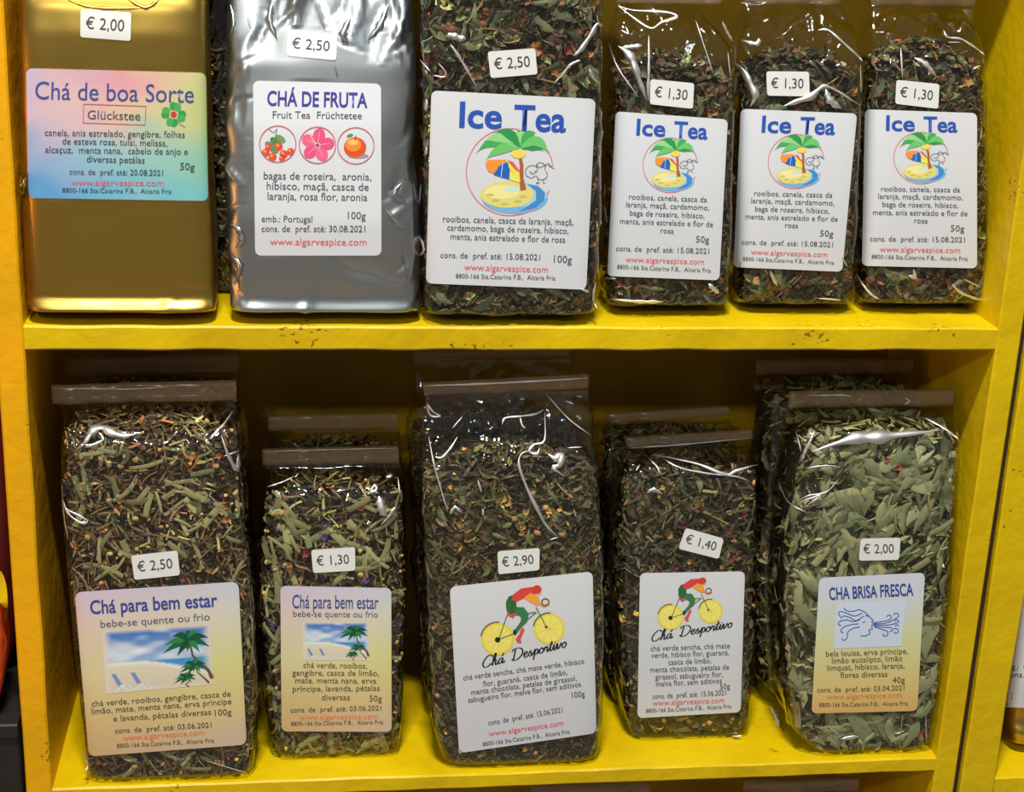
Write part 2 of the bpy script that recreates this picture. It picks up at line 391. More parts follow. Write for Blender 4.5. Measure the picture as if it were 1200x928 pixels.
def T_stalk(rs):
    n = 4; t = np.linspace(-.5, .5, n); b = rs.uniform(-.15, .15); V = []
    for k in range(3):
        a = k*2.094; V.append(np.stack([t, .035*math.cos(a)+b*4*(t*t-.25), .035*math.sin(a)+0*t], 1))
    V = np.concatenate(V); F = []
    for k in range(3):
        for i in range(n-1):
            a, c = k*n+i, ((k+1) % 3)*n+i; F += [(a, a+1, c+1), (a, c+1, c)]
    return V, np.array(F)
def T_curl(rs):
    n = 6; a = np.linspace(0, rs.uniform(1.5, 3.6), n); r = .35
    c = np.stack([r*np.cos(a), r*np.sin(a), np.linspace(-.1, .1, n)], 1); w_ = np.array([0, .03, .13*rs.rand()+.06])
    V = np.concatenate([c-w_, c+w_]); V -= V.mean(0); F = []
    for i in range(n-1): F += [(i, i+1, n+i+1), (i, n+i+1, n+i)]
    return V, np.array(F)
def T_petal(rs):
    V = []; F = []
    for i in range(4):
        for j in range(4):
            x, y = j/3-.5, i/3-.5; e = 1-.45*(abs(x) > .4)*(abs(y) > .4); V.append((x*e*rs.uniform(.7, 1.25), y*e*rs.uniform(.6, 1.15), .8*(x*x+y*y)*rs.uniform(.4, 1)+rs.randn()*.06))
    for i in range(3):
        for j in range(3):
            a = i*4+j; F += [(a, a+1, a+5), (a, a+5, a+4)]
    return np.array(V)*.9, np.array(F)
TR = np.random.RandomState(3)
TEMPL = dict(strip=[T_strip(TR) for _ in range(5)], wide=[T_strip(TR, 1, .24, .08) for _ in range(4)], leaf=[T_leaf(TR) for _ in range(8)], bigleaf=[T_flat(TR) for _ in range(12)],
             flake=[T_flake(TR) for _ in range(5)], chunk=[T_chunk(TR) for _ in range(5)], stalk=[T_stalk(TR) for _ in range(3)], curl=[T_curl(TR) for _ in range(5)], petal=[T_petal(TR) for _ in range(7)])
PNAME = dict(strip='grass_strip', wide='grass_blade', leaf='dried_leaf', bigleaf='dried_leaf', flake='leaf_flake', chunk='fruit_chunk', stalk='stalk', curl='curled_petal', petal='petal')
PM = {}
def piece_mesh(kind, v):
    if (kind, v) not in PM:
        V, F = TEMPL[kind][v]; PM[(kind, v)] = mesh_np(PNAME[kind], V, F, TEAP, link=False)
    return PM[(kind, v)]
def orient(rs, ts, tz, n, tilt):
    m = len(ts); a = rs.rand(m)*6.283
    X = ts*np.cos(a)[:, None]+tz*np.sin(a)[:, None]; Zn = n+rs.randn(m, 3)*tilt; Zn /= np.linalg.norm(Zn, axis=1, keepdims=True)
    X -= (X*Zn).sum(1, keepdims=True)*Zn; X /= np.linalg.norm(X, axis=1, keepdims=True); Y = np.cross(Zn, X)
    return np.stack([X, Y, Zn], 2)      # columns
def pick(rs, recipe, m):
    wts = np.array([r[0] for r in recipe], float); return rs.choice(len(recipe), m, p=wts/wts.sum())
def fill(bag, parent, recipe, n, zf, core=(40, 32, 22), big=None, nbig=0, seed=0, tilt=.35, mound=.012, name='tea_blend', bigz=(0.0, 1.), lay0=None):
    """recipe rows: weight, kind, size lo, size hi (m), colour, colour spread"""
    rs = np.random.RandomState(seed+100)
    Vs, Fs, Cs = [], [], []; off = 0
    # dark heart of the blend
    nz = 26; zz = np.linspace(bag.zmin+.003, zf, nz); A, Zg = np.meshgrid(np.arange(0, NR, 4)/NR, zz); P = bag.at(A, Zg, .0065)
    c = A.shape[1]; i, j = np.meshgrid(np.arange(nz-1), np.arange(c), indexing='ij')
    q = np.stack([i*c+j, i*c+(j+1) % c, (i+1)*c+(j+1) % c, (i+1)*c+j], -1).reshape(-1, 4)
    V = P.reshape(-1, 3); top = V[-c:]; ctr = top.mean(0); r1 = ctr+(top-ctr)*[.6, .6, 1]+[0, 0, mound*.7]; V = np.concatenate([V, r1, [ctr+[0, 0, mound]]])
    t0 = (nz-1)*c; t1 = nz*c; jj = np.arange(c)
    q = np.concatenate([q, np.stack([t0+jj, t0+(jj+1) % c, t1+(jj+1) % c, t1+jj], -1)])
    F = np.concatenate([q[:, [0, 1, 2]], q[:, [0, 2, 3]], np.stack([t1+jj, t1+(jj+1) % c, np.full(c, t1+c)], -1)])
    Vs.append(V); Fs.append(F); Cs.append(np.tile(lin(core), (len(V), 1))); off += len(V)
    def sample(m, zlo=0., zhi=1., lay=(.0022, .0085), front=.62):
        a = np.where(rs.rand(m) < front, .75+rs.uniform(-.20, .20, m), rs.rand(m)) % 1
        z = bag.zmin+.004+(zf-bag.zmin-.004)*(zlo+(zhi-zlo)*rs.rand(m)); ins = rs.uniform(lay[0], lay[1], m)
        return bag.frame(a, z, ins)
    which = pick(rs, recipe, n); P, ts, tz, nn = sample(n)
    if lay0: P, ts, tz, nn = sample(n, 0., 1., lay0)
    # the pieces lying on top of the heap
    kt = int(n*.07); sel = rs.choice(n, kt, replace=False); a = rs.rand(kt); rr = np.sqrt(rs.rand(kt)); e = bag.at(a, np.full(kt, zf), .003)
    ct = bag.at(np.array([0., .5]), np.full(2, zf), .003).mean(0)
    P[sel] = ct+(e-ct)*rr[:, None]+np.stack([0*rr, 0*rr, mound*(1-rr**2)+rs.uniform(0, .004, kt)], 1); nn[sel] = [0, -.35, .93]; ts[sel] = [1, 0, 0]; tz[sel] = [0, .93, .35]
    Rm = orient(rs, ts, tz, nn, tilt)
    for k, (wt, kind, lo, hi, colr, spr) in enumerate(recipe):
        for v in range(len(TEMPL[kind])):
            ids = np.where((which == k))[0]; ids = ids[ids % len(TEMPL[kind]) == v]
            if not len(ids): continue
            T, F = TEMPL[kind][v]; m = len(ids); S = rs.uniform(lo, hi, m)
            VV = np.einsum('mij,vj->mvi', Rm[ids], T)*S[:, None, None]+P[ids][:, None, :]
            base = lin(colr)*np.array([1.78, 1.62, 1.5]); cc = base*np.exp(rs.randn(m, 1)*spr*1.5-.12)*np.exp(rs.randn(m, 3)*spr*.25)
            Vs.append(VV.reshape(-1, 3)); Fs.append((F[None]+(np.arange(m)*len(T))[:, None, None]).reshape(-1, 3)+off)
            Cs.append(np.repeat(np.clip(cc, 0, .9), len(T), 0)); off += m*len(T)
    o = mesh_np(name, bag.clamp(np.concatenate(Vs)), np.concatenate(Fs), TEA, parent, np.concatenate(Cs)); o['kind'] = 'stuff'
    if big and nbig:
        which = pick(rs, big, nbig*3); P, ts, tz, nn = sample(nbig*3, bigz[0], bigz[1], (.0006, .002), 1.)
        ok = np.ones(len(P), bool)
        for (xa, xb, za, zb) in getattr(bag, 'calm', []): ok &= ~((P[:, 0] > xa) & (P[:, 0] < xb) & (P[:, 2] > za) & (P[:, 2] < zb))
        ids = np.where(ok)[0][:nbig]; nbig = len(ids); which, P, ts, tz, nn = which[ids], P[ids], ts[ids], tz[ids], nn[ids]
        Rm = orient(rs, ts, tz, nn, .10)
        for i in range(nbig):
            wt, kind, lo, hi, colr, spr = big[which[i]]; v = rs.randint(len(TEMPL[kind])); s = rs.uniform(lo, hi)
            p = link_mesh(PNAME[kind], piece_mesh(kind, v)); p.parent = parent
            VV = TEMPL[kind][v][0]@Rm[i].T*s+P[i]; D_ = bag.clamp(VV, .0009)-VV
            P[i] += np.where(np.abs(D_.max(0)) > np.abs(D_.min(0)), D_.max(0), D_.min(0))
            m = Matrix([list(Rm[i][r_]*s)+[P[i][r_]] for r_ in range(3)]+[[0, 0, 0, 1]])
            p.matrix_parent_inverse = Matrix.Translation(-parent.location); p.matrix_basis = m
            cc = np.clip(lin(colr)*1.3*math.exp(rs.randn()*spr), 0, .9); p.color = (*cc, 1)
    return o

GLINT_CREASE = None
def glint_crease_mat():  # near-opaque gloss, so the ridges show as white glints
    m, nt, b = newmat('film_glint_crease'); L = nt.links.new; nt.nodes.remove(b); out = nt.nodes['Material Output']
    tr = N(nt, 'ShaderNodeBsdfTransparent'); gl = N(nt, 'ShaderNodeBsdfGlossy'); gl.inputs['Roughness'].default_value = .5; mx = N(nt, 'ShaderNodeMixShader'); mx.inputs[0].default_value = .92
    L(tr.outputs[0], mx.inputs[1]); L(gl.outputs[0], mx.inputs[2]); L(mx.outputs[0], out.inputs[0]); return m
GLINT_CREASE = glint_crease_mat()
def glint_creases(bag, parent, strokes, mat=None, lift=.0011, name='film_glint_creases', plane=None):
    """glints shaped as rounded ridges along the sharp film folds, to catch the lamps"""
    Vs, Fs, off = [], [], 0
    for pts, wd in strokes:
        wd = np.atleast_1d(np.asarray(wd, float))*1.25; P = np.asarray(pts, float); Q = []; E = np.concatenate([[2*P[0]-P[1]], P, [2*P[-1]-P[-2]]]); wd = np.interp(np.linspace(0, 1, len(P)), np.linspace(0, 1, np.size(wd)), np.atleast_1d(np.asarray(wd, float))); Wq = []
        for i in range(1, len(E)-2):
            for t in np.arange(4)/4.:
                a, b, c, d = E[i-1:i+3]; Q.append(.5*((2*b)+(-a+c)*t+(2*a-5*b+4*c-d)*t*t+(-a+3*b-3*c+d)*t**3)); Wq.append(wd[i-1]*(1-t)+wd[i]*t)
        Q.append(P[-1]); Wq.append(wd[-1]); Q = np.array(Q); Wq = np.array(Wq); n = len(Q); tt = np.linspace(0, 1, n); Wq = Wq*np.clip(np.minimum(tt, 1-tt)*6+.15, 0, 1)*(1+.25*np.sin(tt*23+n))
        T = np.gradient(Q, axis=0); T /= np.linalg.norm(T, axis=1, keepdims=True)+1e-9; Nn = np.stack([-T[:, 1], T[:, 0]], 1)
        for sx in (-1, -.7, 0, .7, 1):
            X = Q+Nn*(Wq*sx/2)[:, None]; p3 = bag.project(X[:, 0], X[:, 1], lift) if plane is None else hit(X[:, 0], X[:, 1], 1, plane); p3 = p3-(p3-CAM)/np.linalg.norm(p3-CAM, axis=1, keepdims=True)*(Wq*.00026*math.sqrt(1-sx*sx))[:, None]; Vs.append(p3)
        for k in range(4):
            i = np.arange(n-1); Fs.append(np.stack([off+k*n+i, off+k*n+i+1, off+(k+1)*n+i+1, off+(k+1)*n+i], 1))
        off += 5*n
    o = mesh_np(name, np.concatenate(Vs), [np.concatenate(Fs)], mat or GLINT_CREASE, parent); o['kind'] = 'stuff'; return o

# ------------------------------------------------------------------ stickers and print
def quad_uv(q, U, Vv):
    q = np.asarray(q, float); U = U[..., None]; Vv = Vv[..., None]
    return (q[0]*(1-U)+q[1]*U)*(1-Vv)+(q[3]*(1-U)+q[2]*U)*Vv
def homog(q):
    """unit square -> quad homography"""
    A = []; b = []
    for (u, v), (x, y) in zip([(0, 0), (1, 0), (1, 1), (0, 1)], q):
        A.append([u, v, 1, 0, 0, 0, -u*x, -v*x]); b.append(x); A.append([0, 0, 0, u, v, 1, -u*y, -v*y]); b.append(y)
    return np.append(np.linalg.solve(A, b), 1).reshape(3, 3)
def sticker(bag, parent, name, q, rad, colfn, lift=.0006, n=28, bow=0.):
    """paper with rounded corners lying on the bag; q = its corners TL,TR,BR,BL"""
    q = np.asarray(q, float); wpx = np.linalg.norm(q[1]-q[0]); hpx = np.linalg.norm(q[3]-q[0]); ru, rv = rad/wpx, rad/hpx
    e = np.linspace(0, 1, 6)**1.0; ce = (1-np.cos(e*np.pi/2))*ru
    us = np.concatenate([ce[:-1], np.linspace(ru, 1-ru, n), 1-ce[:-1][::-1]])
    d = np.minimum(us, 1-us); t = np.clip(1-d/ru, 0, 1); ev = rv*(1-np.sqrt(np.clip(1-t*t, 0, 1)))
    vs = np.linspace(0, 1, n+6)
    U = np.tile(us, (len(vs), 1)); V = ev[None]+vs[:, None]*(1-2*ev[None])
    P = quad_uv(q, U, V); P[..., 1] += bow*np.sin(U*np.pi)
    pts = bag.project(P[..., 0].ravel(), P[..., 1].ravel(), 0.); pts = pts-(pts-CAM)/np.linalg.norm(pts-CAM, axis=1, keepdims=True)*lift
    r, c = U.shape; i, j = np.meshgrid(np.arange(r-1), np.arange(c-1), indexing='ij')
    F = np.stack([i*c+j, (i+1)*c+j, (i+1)*c+j+1, i*c+j+1], -1).reshape(-1, 4)
    # paper edge turned down to the bag
    rim = np.concatenate([np.arange(c), np.arange(1, r)*c+c-1, (r-1)*c+np.arange(c-2, -1, -1), np.arange(r-2, 0, -1)*c])
    back = pts[rim]+(pts[rim]-CAM)/np.linalg.norm(pts[rim]-CAM, axis=1, keepdims=True)*(lift*.8)
    m = len(rim); k = np.arange(m); F2 = np.stack([r*c+m+k, r*c+m+(k+1) % m, r*c+(k+1) % m, r*c+k], -1)
    C = colfn(U, V).reshape(-1, 3)*(.88 if colfn.__name__.startswith('col') else 1); C = np.concatenate([C, C[rim], C[rim]])
    return mesh_np(name, np.concatenate([pts, back, pts[rim]]), [F, F2], PAPER, parent, C)
def white(c=(212, 214, 220)): return lambda U, V: np.tile(lin(c), U.shape+(1,))

class Art:
    def __init__(s): s.V = []; s.F = []; s.C = []; s.L = []; s.n = 0
    def add(s, V, F, col, layer=0):
        V = np.asarray(V, float); s.V.append(V); s.F.append(np.asarray(F)+s.n); s.n += len(V)
        c = np.asarray(col, float)
        s.C.append(np.tile(lin(col), (len(V), 1)) if c.ndim == 1 else c); s.L.append(np.full(len(V), layer))
    def poly(s, pts, col, layer=0):
        from mathutils.geometry import tessellate_polygon
        pts = np.asarray(pts, float); tri = tessellate_polygon([[Vector((p[0], p[1], 0)) for p in pts]]); s.add(pts, [tuple(t) for t in tri], col, layer)
    def disc(s, c, rx, ry=None, col=(0, 0, 0), layer=0, n=20, rot=0.):
        ry = ry or rx; a = np.linspace(0, 2*np.pi, n, endpoint=False); x, y = rx*np.cos(a), ry*np.sin(a)
        P = np.stack([c[0]+x*math.cos(rot)-y*math.sin(rot), c[1]+x*math.sin(rot)+y*math.cos(rot)], 1)
        s.add(np.concatenate([P, [c]]), [(i, (i+1) % n, n) for i in range(n)], col, layer)
    def stroke(s, pts, wd, col, layer=0, smooth=0, nib=None, closed=False):
        P = np.asarray(pts, float)
        if smooth and len(P) > 2:
            Q = []; E = np.concatenate([[2*P[0]-P[1]], P, [2*P[-1]-P[-2]]])
            for i in range(1, len(E)-2):
                for t in np.arange(smooth)/smooth:
                    a, b, c, d = E[i-1:i+3]; Q.append(.5*((2*b)+(-a+c)*t+(2*a-5*b+4*c-d)*t*t+(-a+3*b-3*c+d)*t**3))
            Q.append(P[-1]); P = np.array(Q)
        T = np.gradient(P, axis=0); T /= np.linalg.norm(T, axis=1, keepdims=True)+1e-9; Nn = np.stack([-T[:, 1], T[:, 0]], 1)
        w_ = np.broadcast_to(np.asarray(wd, float), (len(P),)).copy()
        if nib is not None: w_ = w_*(.45+.75*np.abs(Nn@np.array([math.cos(nib), math.sin(nib)])))
        V = np.concatenate([P+Nn*w_[:, None]/2, P-Nn*w_[:, None]/2]); n = len(P)
        s.add(V, [f for i in range(n-1) for f in ((i, i+1, n+i+1), (i, n+i+1, n+i))], col, layer)
    def ring(s, c, r, wd, col, a0=0, a1=360, layer=0, ry=None):
        a = np.radians(np.linspace(a0, a1, 48)); ry = ry or r
        s.stroke(np.stack([c[0]+r*np.cos(a), c[1]-ry*np.sin(a)], 1), wd, col, layer)
    def grid(s, q, nu, nv, colfn, layer=0):
        U, V = np.meshgrid(np.linspace(0, 1, nu), np.linspace(0, 1, nv)); P = quad_uv(q, U, V).reshape(-1, 2)
        i, j = np.meshgrid(np.arange(nv-1), np.arange(nu-1), indexing='ij'); a = (i*nu+j).ravel()
        s.add(P, np.concatenate([np.stack([a, a+1, a+nu+1], 1), np.stack([a, a+nu+1, a+nu], 1)]), colfn(U, V).reshape(-1, 3), layer)
    def mapped(s, fn):
        for k in range(len(s.V)): s.V[k] = fn(s.V[k])
        return s
    def build(s, bag, parent, name, lift=.00078):
        V = np.concatenate(s.V); L = np.concatenate(s.L)
        P = bag.project(V[:, 0], V[:, 1], 0.); D = P-CAM; D /= np.linalg.norm(D, axis=1, keepdims=True)
        nrm = bag.project(V[:, 0], V[:, 1], 1.)-P if False else np.tile([0, -1., 0], (len(P), 1))
        P = P-D*(lift+L*.00002)[:, None]
        o = mesh_np(name, P, np.concatenate(s.F), INK, parent, np.concatenate(s.C), smooth=False); o['kind'] = 'stuff'; return o

# lettering: outlines of the built-in font, measured once
_glyph_objs = []
_jobs = []
def line(art, text, x0, y0, x1, y1, cap, col, bold=0., res=2, shear=0.):
    cu = bpy.data.curves.new('t', 'FONT'); cu.body = text; cu.size = 1; cu.resolution_u = res; cu.offset = bold; cu.fill_mode = 'FRONT'; cu.shear = shear
    o = bpy.data.objects.new('t', cu); COL.objects.link(o); _jobs.append((o, art, (x0, y0), (x1, y1), cap, col))
def run_jobs():
    cu = bpy.data.curves.new('t', 'FONT'); cu.body = 'H'; cu.size = 1; o = bpy.data.objects.new('t', cu); COL.objects.link(o)
    bpy.context.view_layer.update(); dg = bpy.context.evaluated_depsgraph_get()
    me = o.evaluated_get(dg).to_mesh(); H = max(v.co.y for v in me.vertices); bpy.data.objects.remove(o)
    for (o, art, p0, p1, cap, col) in _jobs:
        me = o.evaluated_get(dg).to_mesh(); n = len(me.vertices); co = np.zeros(n*3); me.vertices.foreach_get('co', co); co = co.reshape(-1, 3)
        me.calc_loop_triangles(); t = np.zeros(len(me.loop_triangles)*3, int); me.loop_triangles.foreach_get('vertices', t)
        p0, p1 = np.array(p0, float), np.array(p1, float); d = p1-p0; L = np.linalg.norm(d); d /= L; up = np.array([d[1], -d[0]])
        xm, xM = co[:, 0].min(), co[:, 0].max(); u = (co[:, 0]-xm)/(xM-xm)*L; v = co[:, 1]/H*cap
        art.add(p0+u[:, None]*d+v[:, None]*up, t.reshape(-1, 3), col, 2)
    for j in _jobs: bpy.data.objects.remove(j[0])
    _jobs.clear()

GREY = (74, 74, 78); BLUE = (52, 74, 150); RED = (226, 92, 106)
BLUE2 = (46, 84, 176)
PRICES = []
def price(bag, parent, q, text, cut=False):
    PRICES.append((bag, parent, q, text))
def mapq(src, dst):
    Hs, Hd = homog(src), homog(dst); Hm = Hd@np.linalg.inv(Hs)
    def f(P):
        P = np.asarray(P, float); h = np.concatenate([P, np.ones((len(P), 1))], 1)@Hm.T; return h[:, :2]/h[:, 2:]
    return f

# ------------------------------------------------------------------ label designs (in photo measure)
def art_ice(art, c, r, doodle=True, tilt=0.):
    def m(x, y): return (c[0]+((x-548)*math.cos(tilt)-(y-935)*math.sin(tilt))/237*r, c[1]+((x-548)*math.sin(tilt)+(y-935)*math.cos(tilt))/237*r)
    k = r/237.
    art.ring(c, r, max(1.0, r*.022), (222, 120, 130), -335 if doodle else 0, 0 if doodle else 360, 1) if False else art.ring(c, r, max(.9, r*.022), (222, 120, 130), 12, 335, 1)
    # sea and island
    art.disc(m(575, 1078), 180*k, 84*k, (120, 180, 226), 1, 28); art.disc(m(590, 1060), 160*k, 66*k, (160, 205, 235), 2, 28)
    art.poly([m(*p) for p in ((640, 1000), (700, 1010), (740, 1050), (735, 1090), (690, 1130), (600, 1150), (690, 1090), (690, 1040))], (70, 140, 205), 3)
    art.disc(m(532, 1058), 146*k, 72*k, (226, 214, 128), 4, 28); art.disc(m(505, 1045), 95*k, 38*k, (238, 230, 160), 5, 20); art.disc(m(560, 1030), 45*k, 14*k, (196, 226, 226), 6, 14)
    for (x, y) in ((470, 1090), (520, 1110), (590, 1095), (440, 1060), (620, 1070)): art.disc(m(x, y), 22*k, 8*k, (206, 190, 96), 6, 8)
    # trunk
    art.stroke([m(600, 830), m(612, 900), m(610, 970), m(622, 1035)], [16*k, 20*k, 24*k, 34*k], (170, 98, 62), 7)
    art.disc(m(595, 835), 40*k, 26*k, (240, 214, 96), 7, 12)
    # parasol
    U = [((415, 895), (425, 870), (480, 868), (530, 868), (490, 905), (460, 945), (430, 930)), ((460, 950), (480, 905), (535, 880), (548, 925), (545, 975), (505, 965)),
         ((520, 868), (545, 872), (600, 940), (605, 990), (580, 970), (548, 920)), ((548, 925), (580, 968), (606, 992), (575, 985), (545, 975)), ((530, 868), (565, 880), (598, 925), (602, 948), (560, 905))]
    for P, cc in zip(U, ((240, 150, 60), (40, 100, 190), (232, 226, 80), (244, 226, 110), (226, 90, 90))): art.poly([m(*p) for p in P], cc, 8)
    art.stroke([m(510, 880), m(500, 962)], 3*k, (235, 240, 250), 9)
    # fronds
    G = ((70, 170, 90), (110, 196, 110), (48, 150, 80), (150, 210, 140))
    fr = [((600, 800), (500, 770), (420, 785), (360, 835)), ((600, 805), (530, 800), (460, 830), (415, 868)), ((600, 800), (560, 740), (510, 715), (460, 722)), ((605, 800), (590, 745), (600, 715), (585, 702)),
          ((610, 800), (640, 745), (670, 725), (690, 720)), ((612, 800), (680, 765), (730, 790), (758, 835)), ((610, 803), (660, 790), (700, 800), (735, 822)), ((600, 800), (520, 750), (450, 750), (400, 770))]
    for i, f in enumerate(fr): art.stroke([m(*p) for p in f], np.array([.35, .8, 1.2, 1.5, 1.5, 1.3, .9, .5, .1, .03])*36*k, G[i % 4], 9+i % 3, smooth=3)
    if doodle:   # loosely scribbled woolly shape
        S = [[(640, 960), (632, 930), (650, 905), (680, 900), (700, 915), (690, 935)], [(690, 900), (705, 885), (730, 888), (742, 905), (738, 925)], [(735, 905), (755, 890), (770, 905), (790, 918)], [(760, 885), (765, 905), (785, 895)],
             [(640, 955), (665, 968), (690, 955), (705, 975), (735, 975), (752, 955), (745, 930)], [(700, 965), (702, 990), (690, 996), (712, 996)], [(728, 972), (730, 992), (742, 994)], [(655, 930), (672, 945), (690, 930)], [(690, 895), (712, 910), (735, 898)]]
        for q in S: art.stroke([m(*p) for p in q], max(.55, 3.2*k), (92, 94, 98), 6, smooth=4)
ICE_Q100 = [(505.5, 106), (698, 116), (687, 339.5), (499, 332)]
def art_ice100(p, l):
    line(l, 'Ice', 538, 148.7, 588, 150.5, 29, BLUE2, .022, 4); line(l, 'Tea', 602, 152.5, 663, 154.5, 29, BLUE2, .022, 4)
    art_ice(p, (597.5, 201.5), 51)
    for t in (('rooibos, canela, casca da laranja, maçã,', 519, 260, 672, 264, 7.4), ('cardamomo, baga de roseira, hibisco,', 524, 270, 666, 274, 7.4), ('menta, anis estrelado e flor de rosa', 528, 280.5, 662.5, 284.5, 7.4),
              ('cons. de  pref. até: 15.08.2021', 516, 302, 633, 305, 7), ('100g', 649, 307.5, 670, 308.5, 8.5)): line(l, *t, GREY)
    line(l, 'www.algarvespice.com', 544, 316.5, 642, 319.5, 7.5, RED); line(l, '8800-166 Sta.Catarina F.B.,  Alcaria Fria', 534, 326, 651, 328.5, 5.4, GREY)
ICE_Q50 = [(721.5, 130.5), (853, 140), (843, 328.5), (711.5, 323.5)]
def art_ice50(p, l):
    line(l, 'Ice', 745.5, 158, 779.5, 160, 18.5, BLUE2, .022, 3); line(l, 'Tea', 789.5, 161, 829, 163, 18.5, BLUE2, .022, 3)
    art_ice(p, (785.5, 193.5), 32)
    for t in (('rooibos, canela, casca da', 737, 233.5, 828.5, 237, 6.5), ('laranja, maçã, cardamomo,', 733.5, 242.5, 831, 246.5, 6.5), ('baga de roseira, hibisco,', 738, 252.5, 825.5, 256, 6.5),
              ('menta, anis estrelado e flor de', 726.5, 262, 835.5, 266, 6.5), ('rosa', 774, 273, 789.5, 274, 6.5), ('50g', 815.5, 284, 831, 284.5, 7.5), ('cons. de  pref. até: 15.08.2021', 722, 294, 831, 297.5, 6.3)): line(l, *t, GREY)
    line(l, 'www.algarvespice.com', 733, 307, 825, 310, 6.6, RED); line(l, '8800-166 Sta.Catarina F.B.,  Alcaria Fria', 723, 315, 833, 319.5, 5, GREY)
GOLD_Q = [(30.5, 80), (241.5, 85.5), (244, 235.5), (33.5, 232)]
def art_gold(p, l):
    line(l, 'Chá de boa Sorte', 41, 116, 227, 120.5, 20.5, (70, 80, 152), .0, 4)
    q = np.array([(98, 122), (171, 124.5), (170, 146.5), (97.5, 144), (98, 122)])
    for a, b in zip(q[:-1], q[1:]): p.stroke([a, b], .9, (190, 100, 96), 1)
    line(l, 'Glückstee', 102.5, 139.5, 164.5, 141, 10.3, (92, 82, 100), 0, 3)
    for a in (60, 150, 240, 330):   # clover
        d = math.radians(a+18); cx, cy = 203.5+9.5*math.cos(d), 134-9.5*math.sin(d)
        p.disc((cx+2.6*math.cos(d+1.57), cy-2.6*math.sin(d+1.57)), 4.9, 4.2, (58, 158, 84), 1, 12, -d); p.disc((cx-2.6*math.cos(d+1.57), cy+2.6*math.sin(d+1.57)), 4.9, 4.2, (74, 172, 96), 2, 12, -d)
    p.disc((203.5, 134), 3.6, 3.6, (196, 66, 60), 4, 10); p.stroke([(206, 139), (211, 146), (217, 149)], .9, (120, 150, 90), 1)
    for t in (('canela, anis estrelado, gengibre, folhas', 52.5, 159, 216.5, 161.5, 7.8), ('de esteva rosa, tulsi, melissa,', 73, 169, 196, 171.5, 7.8), ('alcaçuz,  menta nana,  cabelo de anjo e', 53, 179, 220, 181.5, 7.8),
              ('diversas petálas', 101.5, 190, 169.5, 191.5, 7.8), ('50g', 211, 199, 228, 199.5, 8.4), ('cons. de  pref. até: 20.08.2021', 81.5, 204.5, 191, 206, 6.8)): line(l, *t, (70, 70, 84))
    line(l, 'www.algarvespice.com', 83.5, 217, 191.5, 218, 7.2, (214, 100, 124)); line(l, '8800-166 Sta.Catarina F.B.,  Alcaria Fria', 73, 225.5, 201, 227, 5.4, (60, 74, 90))
def col_gold(U, V):
    rs = np.random.RandomState(5); n = np.zeros_like(U)
    for k in range(14): n += np.sin(U*rs.uniform(3, 16)+V*rs.uniform(3, 16)*rs.choice([-1, 1])+rs.rand()*7)/(4+k*.4)
    x = np.clip(U+.10*n, 0, 1); y = np.clip(V+.13*n, 0, 1)
    C = {(0, 0): (206, 196, 220), (0, 1): (236, 168, 178), (0, 2): (226, 218, 160), (1, 0): (224, 192, 214), (1, 1): (236, 200, 180), (1, 2): (206, 216, 140), (2, 0): (150, 180, 224), (2, 1): (166, 206, 214), (2, 2): (150, 210, 180), (3, 0): (96, 156, 222), (3, 1): (122, 194, 222), (3, 2): (132, 206, 206)}
    G = np.zeros((4, 3, 3))
    for (i, j), c in C.items(): G[i, j] = lin(c)
    fy = y*3; fx = x*2; i = np.minimum(fy.astype(int), 2); j = np.minimum(fx.astype(int), 1); a = (fy-i)[..., None]; b = (fx-j)[..., None]
    a = a*a*(3-2*a)
    return (G[i, j]*(1-b)+G[i, j+1]*b)*(1-a)+(G[i+1, j]*(1-b)+G[i+1, j+1]*b)*a
SIL_Q = [(296.5, 94.5), (446.5, 98), (447, 299.5), (299, 299.5)]
